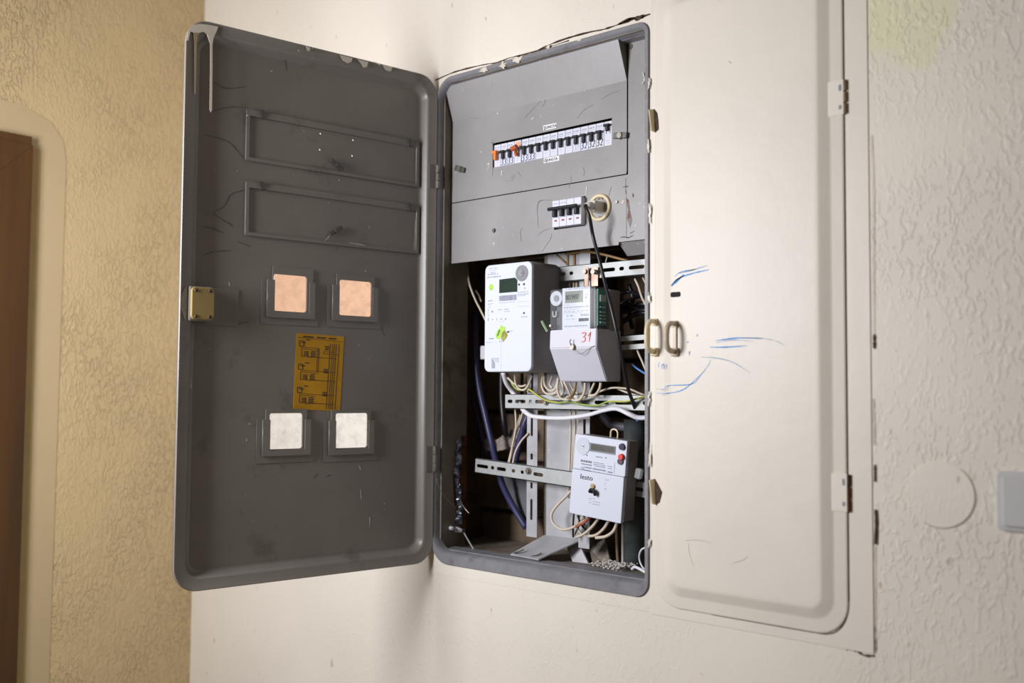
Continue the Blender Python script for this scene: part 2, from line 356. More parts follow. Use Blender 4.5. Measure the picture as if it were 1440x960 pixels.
# cream sheet-metal front around the right compartment
sheet = mk('cover_sheet', box(.5065, .8745, -.0015, 0, -.024, 1.5), M_sheet); sheet.name = 'trim_1'; struct(sheet)
fc = mat('faint_crack', (.50, .42, .33), .9)
crack([(1225, 190), (1228, 270), (1228, 330), (1228.5, 470)], .0006, Y=-.002, m=fc, jit=.3)
crack([(1229, 470), (1229, 480), (1229, 490)], .0025, Y=-.002)
crack([(1228, 560), (1229, 600), (1229.5, 626)], .0006, Y=-.002, jit=.3)
crack([(1230, 653), (1230, 665), (1230, 677)], .0022, Y=-.002, jit=.3)
crack([(1231, 716), (1232, 735), (1231, 765)], .0036, Y=-.002, jit=.2)
crack([(1230, 766), (1230, 820), (1230, 880)], .0006, Y=-.002, m=fc, jit=.3)
crack([(1230, 880), (1230.5, 905), (1230, 918)], .0012, Y=-.002)
crack([(1190, 912), (1205, 915), (1215, 921), (1230, 922)], .0028, Y=-.0006)
crack([(1196, 905), (1193, 911), (1190, 914)], .0010, Y=-.0006)
# yellow primer patch high on the right
def blob(cx, cz, rx, rz, y, m, parent, name, n=26, amp=.3, seed=0, t=.0004, base=None):
    P = []
    for i in range(n):
        a = 2*math.pi*i/n; k = 1+amp*noise.noise(Vector((math.cos(a)*2+seed, math.sin(a)*2, seed)))*2
        P.append((cx+rx*k*math.cos(a), cz+rz*k*math.sin(a)))
    bm = bmesh.new(); c0 = bm.verts.new((cx, y, cz)); vs = [bm.verts.new((x, y, z)) for x, z in P]
    for i in range(n): bm.faces.new((c0, vs[i], vs[(i+1) % n]))
    return mk(name, bm, m, parent)
# blank round cover plate and light switch
c = at(1322, 695, 0)
t = thing('blanking_disc', 'round cream blank cover disc painted over flush on the wall right of cabinet', 'cover', (c.x, 0, c.z))
mk('disc', merge(cyl((0, 0, 0), .0445, 0, -.0007, 48, r1=.0440)), M_wall, t, smooth=False)
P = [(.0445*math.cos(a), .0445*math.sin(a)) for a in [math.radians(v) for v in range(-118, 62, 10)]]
mk('edge_shade', ribbon(P, .0018, -.0009, k=3), mat('groove_shadow', (.33, .29, .23), .8), t)  # shade along the disc's right rim, painted as a dark arc
p0, p1 = at(1400, 662, -.008), at(1400, 745, -.008)
t = thing('light_switch', 'pale grey rocker light switch at the right edge of the wall', 'switch', (p0.x, 0, p1.z)); H = p0.z-p1.z
mk('frame', rslab(0, .086, 0, H, -.007, 0, .006), M_switch, t, smooth=False)
mk('rocker', bbox(.008, .042, -.0125, -.006, .006, H-.007, .002), M_switch, t)
mk('rocker', bbox(.044, .078, -.0115, -.006, .006, H-.007, .002), M_switch, t)
# left wall: wooden door casing and smooth plaster band
dy0 = atX(39, 500, -.855).y
t = struct(mk('door_1', box(-.877, -.858, dy0-.012-.075, dy0-.004, -1.2, .90), M_wood))
def casing():
    zt = atX(40, 203, -.855).z; y1 = dy0-.002; w_ = .085
    a = bmesh.new()
    for P in ([(y1, -1.2), (y1, zt), (y1-w_, zt-w_), (y1-w_, -1.2)], [(y1-.0006, zt), (y1-.9, zt), (y1-.9, zt-w_), (y1-w_-.0006, zt-w_)]):
        b = prism([(p[0], p[1]) for p in P], 0, 1)
        for v in b.verts: v.co = (-.877+.022*v.co.y, v.co.x, v.co.z)
        mk('casing_board', b, M_wood, t)
casing()
mk('door_leaf', box(-.877, -.868, dy0-.9, dy0-.08, -1.2, .80), M_wood, t)
zt = atX(75, 190, -.877).z
bm = prism([(dy0-.9, zt+.085), (dy0-.02, zt+.055), (dy0+.045, zt+.03), (dy0+.075, zt-.01), (dy0+.083, zt-.06), (dy0+.078, -.3), (dy0+.085, -1.2), (dy0-.9, -1.2)], 0, 1)
for v in bm.verts: v.co = (-.8775+.0018*v.co.y, v.co.x, v.co.z)
struct(mk('trim_2', bm, M_smooth))
bm = box(-.877, -.8735, dy0-.01, dy0+.022, -1.2, atX(55, 207, -.8735).z-.004); struct(mk('trim_3', bm, mat('dark_yellow', (.48, .34, .14), .6)))  # darker yellow strip beside the casing

# ================================================================ CABINET
cab = thing('electrical_cabinet', 'grey recessed electrical cabinet with its left door swung open and cream right door shut', 'cabinet', (0, 0, 0))
# frame lip round the opening
OX0, OX1, OZ0, OZ1 = -.003, .5045, 0, .960
lp = lambda ix0, ix1, iz0, iz1, y, r: [(x, y, z) for x, z in rrect(OX0+ix0, OX1-ix1, OZ0+iz0, OZ1-iz1, r, 8)]
bm = bmesh.new(); RR = lambda a, b_: (b_, b_*.8, a, a)
loopskin(bm, [lp(0, 0, 0, 0, .004, RR(.042, .026)), lp(0, 0, 0, 0, -.0036, RR(.042, .026)), lp(.0008, .0008, .001, .001, -.0046, RR(.041, .025)), lp(.003, .0065, .0185, .0075, -.0050, RR(.038, .018)), lp(.0045, .0075, .0215, .011, -.0020, RR(.036, .014)),
              lp(.0055, .008, .0235, .0135, .006, RR(.034, .010)), lp(.006, .0085, .0255, .0165, .016, RR(.03, .008))])
o = sharp(mk('frame', bm, M_lip, cab, smooth=True), 40)
# sides
sd = []
hole = [atX(u, v, .005) for u, v in ((648, 612), (640, 632), (636, 665), (637, 700), (641, 728), (648, 742), (655, 742), (655, 612))]
bm = box(.0035, .0065, .012, .082, .02, .945); mk('side_panel', bm, M_dirty, cab)
mk('side_panel', box(.498, .500, .0, .082, .02, .945), M_dirty, cab)
mk('top_panel', box(.003, .500, .0, .10, .947, .949), M_dirty, cab)
rp = mk('rust_hole', prism([(p.y, p.z) for p in hole], 0, 1), M_rust, cab, label='rusted-through hole in the left side')
for v in rp.data.vertices: v.co = (.0045+.003*v.co.y, v.co.x, v.co.z)
mk('bottom_tray', box(.006, .498, .014, .05, .020, .0265), M_lip, cab); mk('top_flange', box(.006, .498, .014, .05, .9435, .946), M_lip, cab)
# upper cover with the breaker window
CZ1, CZ0 = .8785, .7145
SX0, SX1, SZ0, SZ1 = .1200, .4052, .7700, .8182
cov = plate2d('cover_plate', [(.0105, CZ0), (.436, CZ0), (.4368, CZ0+.006), (.4368, CZ1), (.0105, CZ1)], [[(SX0, SZ0), (SX0, SZ1), (SX1, SZ1), (SX1, SZ0)]], .030, .032, M_grey, cab)
bm = bmesh.new(); loopskin(bm, [[(.0105, .030, CZ1), (.4368, .030, CZ1), (.4368, .032, CZ1), (.0105, .032, CZ1)], [(.0105, .007, .9455), (.4345, .007, .9455), (.4345, .009, .9455), (.0105, .009, .9455)]], True, True)
mk('sloped_top', bm, M_grey, cov)
bm = prism([(.0105, 0), (.012, 0)], 0, 1) if 0 else bmesh.new()
vs = [bm.verts.new(p) for p in ((.4368, .031, CZ1), (.4345, .008, .9455), (.4345, .05, .9455), (.4368, .05, CZ1))]; bm.faces.new(vs)
mk('cheek', bm, M_dirty, cov); bm = bmesh.new()
vs = [bm.verts.new(p) for p in ((.0107, .031, CZ1), (.0107, .008, .9455), (.0107, .05, .9455), (.0107, .05, CZ1))]; bm.faces.new(vs)
mk('cheek', bm, M_dirty, cov)
mk('side_strip', box(.4385, .498, .032, .034, .7128, .948), M_grey, cab)
m0, m1 = at(781, 281, .03), at(823, 315, .03)
h4 = (at(779, 283, .03).x, at(823.5, 280, .03).x, at(800, 320.5, .03).z, at(800, 279, .03).z)
low = plate2d('cover_plate', [(.0105, .5915), (.420, .5915), (.420, .5965), (.4975, .5965), (.4975, .7125), (.0105, .7125)],
              [[(h4[0], h4[2]), (h4[1], h4[2]), (h4[1], h4[3]), (h4[0], h4[3])]], .030, .032, M_grey, cab)
mk('backing', box(.10, .44, .062, .064, .60, .86), M_black, cab)
# folded bracket under the right end
bm = bmesh.new(); A = [at(870, 341, .034), at(908, 337, .034), at(908, 357, .05), at(882, 360, .05)]
loopskin(bm, [[p for p in A], [p+Vector((0, .003, 0)) for p in A]], True, True); mk('bracket', bm, M_grey, cab)
# quarter-turn latches on the covers
def wing_nut(u, v, tilt):
    p = at(u, v, .03); g = mk('wing_latch', cyl((0, 0, 0), .0070, 0, -.007, 12, r1=.005), M_steel, cov, loc=p)
    mk('wing', bbox(-.0145, -.004, -.0045, -.0015, -.0052, .0052, .001, 1), mat('dark_steel', (.12, .12, .11), .45, .5), None).parent = g
    mk('wing', bbox(.004, .0145, -.0045, -.0015, -.0052, .0052, .001, 1), MATS['dark_steel'], None).parent = g
    g.rotation_euler = (0, tilt, 0); return g
for u, v, tl in ((648, 238, .35), (873.5, 191, .12)):
    g = wing_nut(u, v, tl)
    ch = list(g.children)
    g.parent = cov
for u, v, r in ((695, 324, .0045), (882, 297, .005), (868, 284, .003), (888, 66, .0055), (880, 81, .006)):
    p = at(u, v, .03 if u < 870 else .034); screw(cab, p.x, p.y, p.z, r, m=(MATS['dark_steel'] if u != 868 else M_chip), h=.003)
# scratches, pen lines and paint spots on covers
def strokes(lst, Y, parent, m, w=.0007, nm='scratch', jit=.5):
    bms = []
    for s in lst:
        P = [at(u, v, Y) for u, v in s]; bms.append(ribbon([(p.x, p.z) for p in P], w, Y-.0003, k=4, jit=jit))
    o = mk(nm, merge(*bms), m, parent); o['kind'] = 'stuff'; return o
strokes([[(693, 196), (693, 240), (692, 249)], [(690, 200.5), (694, 200.5)], [(757, 320), (757, 285), (776, 281)], [(880, 250), (880, 262), (880, 273)], [(881, 268), (881, 332)]], .03, cov, M_scr, .0009)
strokes([[(757, 330), (765, 324), (775, 321)], [(762, 354), (768, 345), (774, 336), (776, 328)], [(735, 320), (732, 326), (733, 340)], [(820, 235), (822, 243), (820, 247)], [(732, 248), (731, 245), (727, 241)],
         [(762, 130), (767, 140), (763, 150)], [(845, 140), (858, 132), (872, 127)], [(812, 166), (822, 154), (835, 147)], [(738, 166), (745, 158), (764, 138)], [(637, 146), (641, 151)], [(650, 164), (662, 166), (676, 166)], [(685, 158), (699, 158)],
         [(860, 262), (858, 268), (856, 276)], [(860, 322), (858, 332)], [(800, 264), (803, 254), (803, 247)]], .0298, cov, mat('faint_scratch', (.225, .215, .21), .7), .0008)
strokes([[(747, 168), (751, 165)], [(760, 164), (761, 163)], [(699, 158), (701, 161)], [(702, 125), (703, 124)], [(743, 126), (744, 125)], [(652, 160), (654, 162)], [(656, 166), (657, 164)], [(822, 128), (823, 127)], [(778, 148), (779, 148)], [(817, 149), (819, 147)], [(825, 262), (824, 274)], [(875, 281), (877, 284), (873, 285)],
         [(684, 232), (688, 230), (686, 240)], [(706, 240), (705, 247)], [(675, 214), (677, 213)], [(693, 343), (696, 341), (694, 347)], [(904, 102), (906, 112), (903, 118)]], .0296, cov, M_chip, .0022, 'paint_spot')
# reddish smear on the lower cover's right end
P = [at(u, v, .0298) for u, v in ((880, 278), (884, 281), (886, 297), (889, 310), (886, 320), (882, 308), (883, 295))]
mk('rust_smear', prism([(p.x, p.z) for p in P], .0296, .0299), mat('reddish_smear', (.22, .10, .085), .8, dirt=GREY, dscale=90, dthr=.45), cab)
strokes([[(876, 263), (883, 262)], [(890, 272), (890.5, 277)], [(886, 328), (892, 325)], [(872, 334), (878, 333), (884, 334), (890, 331)]], .0298, cab, M_scr, .0018)
# paint flakes on the lip and crown
for u, v, a, b_, sd_ in ((680, 98, 7, 4, 1), (707, 91, 6, 6, 2), (727, 84, 9, 5, 3), (771, 66, 3, 3, 4), (815, 56, 4, 2, 9)):
    p = at(u, v, -.0052); blob(p.x, p.z, a*.0013, b_*.0011, -.0053, M_chip, cab, 'paint_flake', amp=.6, seed=sd_)
# white flakes on the right edge strip
for k, (u, v) in enumerate(((911, 118), (910, 205), (912, 300), (911, 420), (911, 560), (912, 640), (911, 764))):
    p = at(u, v, -.0052); blob(p.x+.002, p.z, .002, .008+.003*(k % 3), -.0053, M_chip, cab, 'paint_flake', amp=.7, seed=k+11)

# ---------------------------------------------------------------- open left door
DW, DH = .5195, .964
def ring(parent, x0, x1, z0, z1, w, y0, y1, m, name, r=.002):
    return plate2d(name, rrect(x0, x1, z0, z1, r, 3), [rrect(x0+w, x1-w, z0+w, z1-w, r*.5, 3)], y0, y1, m, parent)
prof = [(0, -.002), (0, .0008), (.0012, .0022), (.0028, .0018), (.0050, .0002), (.0185, 0), (.0205, -.0010), (.0222, -.0035), (.0272, -.0140), (.0300, -.016), (.034, -.016)]
door = sharp(mk('door', pan(.004, DW, 0, DH, .042, prof, cap=False), M_door, cab, smooth=True), 50)
door.rotation_euler = (0, 0, math.atan2(DU.y, DU.x)); door['label'] = 'open grey inner face of the left door'
PY = -.016                                                       # panel surface in door space
def dq(u, v, off=PY): return dl(u, v, off)
HOLES = []
for hl, hr, vt, vb in ((383, 432, 386, 439), (476, 523, 394, 445), (377.5, 426, 580, 632), (470.5, 517.5, 580, 630.5)):
    vm, um = (vt+vb)/2, (hl+hr)/2; HOLES.append(rrect(dq(hr, vm)[0]+.001, dq(hl, vm)[0]-.001, dq(um, vb)[1]+.001, dq(um, vt)[1]-.001, .005, 4))
for u, v in ((450.5, 188), (449.7, 210.5), (496.3, 197), (495.2, 219)):
    x, z = dq(u, v); HOLES.append([(x+.0019*math.cos(k*math.pi/5), z+.0019*math.sin(k*math.pi/5)) for k in range(10)])
skin = plate2d('door_skin', rrect(.004+.0338, DW-.0338, .0338, DH-.0338, .019, 8), HOLES, PY-.0015, PY, M_door, door)
# hinges
for (v0, v1, us) in ((232, 265, 610), (627, 663, 603)):
    x, za = dq(us, v0, 0); _, zb = dq(us, v1, 0)
    h = mk('hinge', box(.006, .022, .0002, .0016, zb, za), M_door, door)
    b = merge(*[cyl((.003, .004, 0), .0042, zb+k*(za-zb)/3+.0006, zb+(k+1)*(za-zb)/3-.0006, 12, axis='z') for k in range(3)])
    mk('hinge_barrel', b, M_steel, door, label='worn steel hinge knuckles')
# viewing windows with clips and turn buttons
for (tl, tr, bl, br, tb, sg) in (((350, 162), (584, 208), (349, 218), (584, 262), (473, 232), .55), ((349, 263), (584, 298), (348, 325), (584, 354), (471, 325), -.62)):
    xa = (dq(*tl)[0]+dq(*bl)[0])/2; xb = (dq(*tr)[0]+dq(*br)[0])/2; zt = (dq(*tl)[1]+dq(*tr)[1])/2; zb = (dq(*bl)[1]+dq(*br)[1])/2
    fr = plate2d('window_frame', rrect(xb-.006, xa+.006, zb-.006, zt+.011, .003, 3), [rrect(xb, xa, zb, zt, .001, 2)], PY, PY+.0045, M_door, door)
    plate2d('pane', [(xb, zb), (xa, zb), (xa, zt), (xb, zt)], HOLES[4:] if sg > 0 else [], PY+.0002, PY+.0008, M_door, door)
    for xx in (xa-.022, xb+.018):
        mk('clip', merge(cyl((xx, 0, zt+.009), .0045, PY, PY+.008, 10), box(xx-.0015, xx+.0015, PY, PY+.007, zt-.002, zt+.010)), M_steel if 0 else MATS['dark_steel'], door)
    cx, cz = dq(*tb)
    o = mk('turn_button', merge(bbox(-.016, .016, .003, .0055, -.0035, .0035, .001, 1), cyl((0, 0, 0), .004, 0, .010, 12)), MATS['dark_steel'], door, loc=(cx, PY, cz), rot=(0, -sg, 0))
# meter-reading apertures: U-shaped holder, sliding frame and card
for (hl, hr, ht, hb, fl, fr_, ft, cl, cr, ct, cb, cm, lab) in (
        (366.5, 447, 395.5, 457, 382, 438.5, 376, 384, 431, 386.5, 438, M_peachpane, 'peach-tinted pane'), (459, 535, 402.5, 461, 472, 525, 387, 477, 522, 394.5, 444, M_peachpane, 'peach-tinted pane'),
        (360, 441, 589.5, 650, 372, 430, 575, 378.5, 425, 580.5, 631, M_clearpane, 'grubby clear pane'), (454, 529.5, 590.5, 648, 464.5, 520, 576, 471.5, 516.5, 580.5, 629.5, M_clearpane, 'grubby clear pane')):
    vm = (ht+hb)/2; X = lambda u, off=PY: dq(u, vm, off)[0]; um = (hl+hr)/2; Z = lambda v, off=PY: dq(um, v, off)[1]
    xL, xR, zT, zB = X(hl), X(hr), Z(ht), Z(hb)
    h = plate2d('card_holder', [(xR, zB), (xL, zB), (xL, zT), (xL-.012, zT), (xL-.012, zB+.014), (xR+.010, zB+.014), (xR+.010, zT), (xR, zT)], [], PY, PY+.0014, M_door, door)
    a, b_ = xL-.010, xR+.009; zz = zB+.0125
    plate2d('channel', [(b_, zz), (a, zz), (a, zT), (a-.014, zT), (a-.014, zz+.010), (b_+.011, zz+.010), (b_+.011, zT), (b_, zT)], [], PY+.0014, PY+.0062, M_door, h)
    hole_ = rrect(X(cr, PY+.003), X(cl, PY+.003), Z(cb, PY+.003), Z(ct, PY+.003), .0045, 4)
    plate2d('slide_frame', [(X(fr_), zz-.001), (X(fl), zz-.001), (X(fl), Z(ft)), (X(fr_), Z(ft))], [hole_], PY+.0002, PY+.0034, M_door, door)
    mk('pane', box(X(fr_)+.003, X(fl)-.003, PY+.0012, PY+.0020, zz+.001, Z(ft)-.003), cm, door, label=lab)
# lock box
x0, z1 = dq(267, 402, .006); x1, z0 = dq(301, 451, .006); x1b = dq(335, 430)[0]
lk = mk('lock', merge(bbox(x1b, x0+.004, PY, PY+.002, z0-.006, z1+.002, .0006, 1), bbox(x1+.001, x0, PY, .004, z0-.002, z1+.001, .003, 2)), M_door, door)
mk('lock_cover', rslab(dq(301, 427, .008)[0], dq(269, 427, .008)[0], z0+.001, z1-.001, .010, .003, .007, .0012), M_ivory2, door, label='yellowed ivory plastic lock cover')
for u, v in ((276, 408), (295.5, 409), (275.5, 444.5), (295, 445.5)):
    x, z = dq(u, v, .010); mk('rivet', cyl((x, 0, z), .0034, .0095, .0118, 12, r1=.002), mat('rusty_rivet', (.06, .035, .015), .5, .3), door)
bm = prism([(x0+.004, z1+.002), (x0+.012, (z0+z1)/2+.014), (x0+.013, (z0+z1)/2-.012), (x0+.004, z0-.002)], .0002, .002); mk('bolt_tongue', bm, M_steel, door, label='worn bare metal by the bolt')
# paint run on the upper free corner
def dpoly(pts, off, t, m, name, lab=None):
    P = [dl(u, v, off) for u, v in pts]; return mk(name, prism(P, off, off-t), m, door, label=lab)
lab_ = 'run of cream wall paint'
dpoly([(261, 50), (265, 41), (272, 35.5), (280, 33.5), (292, 34.5), (307, 37.5), (303, 48), (300, 55), (297.5, 62), (295, 60), (291, 48), (286, 44.5), (281, 46), (277, 52), (274.5, 55), (272, 46), (268, 44), (264, 52)], .0030, .0006, M_chip, 'paint_run', lab_)
dpoly([(291.5, 48), (301.5, 48), (298.8, 62), (298.8, 100), (298.2, 154), (296.6, 158), (294.8, 154), (295.6, 100), (295.6, 62)], .0036, .0006, M_chip, 'paint_run', lab_)
dpoly([(272, 46), (279, 46), (276.8, 58), (276.2, 100), (275.2, 132), (274, 132), (274, 100), (273.8, 58)], .0036, .0006, M_brown, 'paint_run', lab_)
dpoly([(264, 45), (268, 44), (266, 52), (265, 57), (262.6, 57), (263.8, 50)], .0036, .0006, M_chip, 'paint_run', lab_)
for pts in ([(430, 64.5), (437, 67), (435, 72), (432, 71)], [(478, 77), (496, 81.5), (494, 87), (489, 89), (482, 85)], [(503, 83), (518, 87), (516, 94), (511, 95), (508, 90)], [(538, 91), (552, 94), (550, 100), (545, 100), (541, 97)], [(526, 87), (536, 90), (534, 92)]):
    dpoly(pts, .0032, .0005, M_chip, 'paint_flake')
# scuffs
def dstrokes(lst, m, w, nm='scuff', off=PY+.0003):
    bms = []
    for s in lst: bms.append(ribbon([dl(u, v, off) for u, v in s], w, off, k=4, jit=.5, t=.0002))
    o = mk(nm, merge(*bms), m, door); o['kind'] = 'stuff'; return o
dstrokes([[(287, 189), (310, 195), (325, 202), (342, 222)], [(299, 298), (315, 290), (324, 274), (340, 268), (348, 266)], [(300, 300), (315, 310), (328, 318)], [(287, 359), (300, 354), (325, 352)], [(322, 312), (326, 318)], [(335, 340), (352, 346)], [(296, 158), (310, 153), (330, 150), (345, 151)],
          [(300, 115), (318, 124), (345, 122)], [(283, 318), (300, 321), (315, 328)], [(400, 82), (403, 100)], [(536, 463), (541, 472)], [(440, 673), (446, 666)], [(460, 670), (465, 667)], [(335, 455), (350, 452)]], mat('scuff_dark', (.115, .105, .095), .7), .0013)
dstrokes([[(268, 532), (269, 546)], [(505, 654), (507, 660)], [(507, 688), (508, 702)], [(520, 727), (520, 740)], [(540, 707), (541, 708)], [(541, 716), (541, 717)], [(301, 238), (302, 239)], [(333, 240), (334, 240)], [(476.5, 252), (477, 254)], [(504, 484), (505, 486)], [(347, 616), (347, 620)], [(345, 696), (345, 697)], [(355, 732), (355, 733)], [(380, 101), (383, 99)], [(322, 397), (323, 402)]], M_chip, .0018, 'paint_spot')
dstrokes([[(465, 327), (462, 333), (457, 338)], [(490, 341), (497, 342), (515, 345)], [(584, 310), (583.5, 330), (582, 352)]], M_chip, .0012, 'worn_edge', PY+.0048)

# amber wiring diagram
cs = [dl(u, v, PY+.0006) for u, v in ((417, 468), (484, 473), (478, 578), (412, 575))]
t = thing('wiring_diagram', 'amber wiring diagram sheet stuck between the card windows of the open door', 'sticker', (0, 0, 0), door.rotation_euler)
mk('film', prism(cs, PY+.0006, PY+.0001), M_amber, t)
A, B, C_, D_ = [Vector((p[0], 0, p[1])) for p in cs]
def dg(s, q): return A.lerp(B, s).lerp(D_.lerp(C_, s), q)          # 0..1 sheet coordinates
bm = bmesh.new()
def ln(pts, w=.0007):
    b = ribbon([(dg(*p).x, dg(*p).z) for p in pts], w, PY+.0006, t=.0003, smooth=False, taper=False); me = D.meshes.new('t'); b.to_mesh(me); b.free(); bm.from_mesh(me); D.meshes.remove(me)
ln([(.02, .055), (.98, .075)], .0006)
for s in (.68, .73, .77, .81, .87): ln([(s+.03, .11), (s+.015, .98)], .0009)
for k in range(3):
    q = .10+k*.305
    for a, b_ in (((.07, q), (.16, q)), ((.16, q), (.16, q+.07)), ((.16, q+.07), (.07, q+.07)), ((.07, q+.07), (.07, q))): ln([a, b_], .0012)
    ln([(.16, q+.08), (.48, q+.085), (.86 if k else .48, q+.085 if k else q+.10)]); ln([(.12, q+.08), (.13, q+.10), (.47, q+.11)]); ln([(.12, q+.2), (.86, q+.205)], .0009); ln([(.12, q+.10), (.12, q+.2)]); ln([(.25, q+.13), (.25, q+.22)]); ln([(.32, q+.13), (.32, q+.22)])
    for s, qq, n_ in ((.33, q+.13, 4), (.6, q+.05, 3), (.11, q+.02, 1), (.2, q-.02, 1), (.17, q+.14, 3)):
        for j in range(n_): ln([(s, qq+j*.022), (s+.09, qq+j*.022)], .0016)
ln([(.48, .19), (.48, .50)]); ln([(.45, .19), (.45, .50)]); ln([(.58, .21), (.58, .25), (.9, .25)]); ln([(.60, .22), (.80, .225)])
o = mk('diagram_lines', bm, M_ink, t)
text_row = [(.14, .36), (.42, .62), (.68, .84)]
bm = bmesh.new()
for a, b_ in text_row:
    n_ = 7
    for j in range(n_):
        s = a+(b_-a)*j/n_; ln([(s, .038+.004*(j % 2)), (s+(b_-a)/n_*.75, .040)], .0024)
mk('heading_print', bm, M_ink, t)

# ---------------------------------------------------------------- closed right door
RX0, RX1, RZ0, RZ1 = .5165, .8395, -.0075, 1.005
prof = [(0, .0), (0, -.0036), (.0012, -.0045), (.0026, -.0047), (.0178, -.0048), (.0195, -.0051), (.0220, -.0061), (.0330, -.0118), (.0355, -.0127), (.038, -.0130), (.043, -.0130)]
bm = bmesh.new()
lp = lambda ins, y: [(x, y, z) for x, z in rrect(RX0+ins, RX1-ins, RZ0+ins, RZ1-ins, max(.046-ins*.75, .008), 8)]
loopskin(bm, [lp(i, y) for i, y in prof], False, True)
rd = sharp(mk('door', bm, M_sheet, cab, smooth=True), 50); rd['label'] = 'closed cream-painted door of the narrow right compartment'
# dark gap on the hinge side and below
pts = [(RX1+.0005, RZ1), (RX1+.0005, .6), (RX1+.0005, .044), (RX1-.003, .02), (RX1-.014, .002), (RX1-.03, -.0068), (RX1-.06, -.0085), (.62, -.0085)]
mk('door_gap', ribbon([pts[0], pts[1], pts[2]], .0016, -.0022, taper=False, smooth=False), M_crack, cab)
mk('door_gap', ribbon(pts[2:], .0012, -.0022, taper=True), M_crack, cab)
for v0, v1 in ((112, 161), (666, 719)):
    za, zb = at(1185, v0, -.005).z, at(1185, v1, -.005).z
    h = mk('hinge', box(RX1-.022, RX1+.001, -.0062, -.0045, zb, za), M_sheet, rd)
    mk('hinge_barrel', merge(*[cyl((RX1+.0025, -.0035, 0), .0030, zb+k*(za-zb)/3+.0008, zb+(k+1)*(za-zb)/3-.0008, 12, axis='z') for k in range(3)]), M_rust if v0 > 600 else mat('brown_knuckle', (.34, .22, .12), .6, var=.3, scale=50), rd)
    for z_ in ((za-.016, za-.007), (zb+.008, zb+.014)): mk('bare_spot', box(RX1-.0055, RX1-.002, -.0068, -.006, *z_), mat('slate_paint', (.25, .28, .31), .6), rd)
def handle(u_base, v0, v1, Y0, reach, parent, m, blobby):
    a = at(u_base, v0, Y0); b_ = at(u_base+.5, v1, Y0); x = (a.x+b_.x)/2
    pts = [(x, Y0, a.z), (x, Y0-reach*.55, a.z+.001), (x, Y0-reach*.9, a.z-.006), (x, Y0-reach, a.z-.016), (x, Y0-reach, (a.z+b_.z)/2), (x, Y0-reach, b_.z+.014), (x, Y0-reach*.88, b_.z+.005), (x, Y0-reach*.5, b_.z), (x, Y0, b_.z)]
    h = mk('handle', tube(pts, .0034, 10, flat=1.3), m, parent, smooth=True)
    mk('handle_foot', bbox(x-.006, x+.006, Y0-.004, Y0, a.z-.006, a.z+.006, .002, 1), m, parent); mk('handle_foot', bbox(x-.007, x+.007, Y0-.006, Y0, b_.z-.008, b_.z+.006, .002, 1), m, parent)
    if blobby: mk('handle_strip', bbox(x-.0035, x+.0035, Y0-.003, Y0, b_.z, a.z, .001, 1), m, parent)
handle(921, 453, 494, -.005, .024, cab, M_ivory, False)
handle(949.5, 456, 494, -.013, .026, rd, mat('beige_paint', (.60, .50, .37), .4, var=.05), True)
p = at(950, 414, -.013); mk('bolt_slot', rslab(p.x-.0095, p.x+.0095, p.z-.0042, p.z+.0042, -.0133, -.0125, .003, .0002), mat('slot_dark', (.010, .004, .006), .8), rd)
# torn tabs
for (u, v, hh, flip) in ((918, 170, .040, 0), (919, 691, .042, 1)):
    p = at(u, v, -.006); 
    h_ = mk('torn_opening', prism([(p.x+.002, p.z+hh/2), (p.x+.008, p.z+hh*.3), (p.x+(.016 if flip else .010), p.z), (p.x+.011, p.z-hh*.4), (p.x+.004, p.z-hh/2), (p.x-.001, p.z)], -.0056, -.0050), M_crack, cab)
    bm = bmesh.new(); A0 = [Vector((p.x, -.005, p.z+hh/2)), Vector((p.x-.004, -.014, p.z+hh/2-.002)), Vector((p.x+.001, -.014, p.z-hh/2+.002)), Vector((p.x+.003, -.005, p.z-hh/2))]
    loopskin(bm, [A0, [q+Vector((.002, .001, 0)) for q in A0]], True, True); mk('bent_tab', bm, M_ivory, cab, label='bent-up torn metal tab')
# blue marker scribbles on the right door
def rstroke(pts, m, w):
    Y = -.0132; P = [at(u, v, Y) for u, v in pts]; return ribbon([(q.x, q.z) for q in P], w*1.5, Y, k=6, jit=.25, t=.0003)
o = mk('marker_scribble', merge(rstroke([(944, 401), (955, 391), (975, 384), (997, 379)], 0, .0016), rstroke([(944, 402), (950, 396), (962, 386)], 0, .003), rstroke([(948, 389), (958, 382), (975, 379), (995, 373)], 0, .0009), rstroke([(1007, 479), (1020, 477), (1040, 475), (1072, 476)], 0, .0014), rstroke([(998, 488), (1020, 488), (1050, 486)], 0, .0013),
    rstroke([(923, 547), (934, 547), (940, 542), (972, 540), (984, 529), (997, 512), (999, 505)], 0, .0008), rstroke([(923, 553), (945, 552), (960, 548), (970, 541), (990, 522)], 0, .0010), rstroke([(931, 519), (931, 513), (934, 513), (934, 519)], 0, .0010), rstroke([(927, 517), (926, 512), (928, 509)], 0, .0007)), M_inkblue, rd, label='blue marker scribbles')
o['kind'] = 'stuff'
o = mk('marker_scribble', merge(rstroke([(985, 502), (1005, 503), (1030, 509), (1055, 524)], 0, .0010), rstroke([(1040, 475), (1065, 475), (1090, 479), (1104, 486)], 0, .0007), rstroke([(1007, 482), (1030, 478), (1060, 480)], 0, .0009), rstroke([(955, 384), (968, 381), (980, 378)], 0, .0016), rstroke([(966, 482), (968, 480)], 0, .0018), rstroke([(968, 497), (970, 494), (969, 500)], 0, .0012), rstroke([(980, 470), (981, 473)], 0, .0015)), M_inkblue2, rd, label='faded blue marker lines'); o['kind'] = 'stuff'
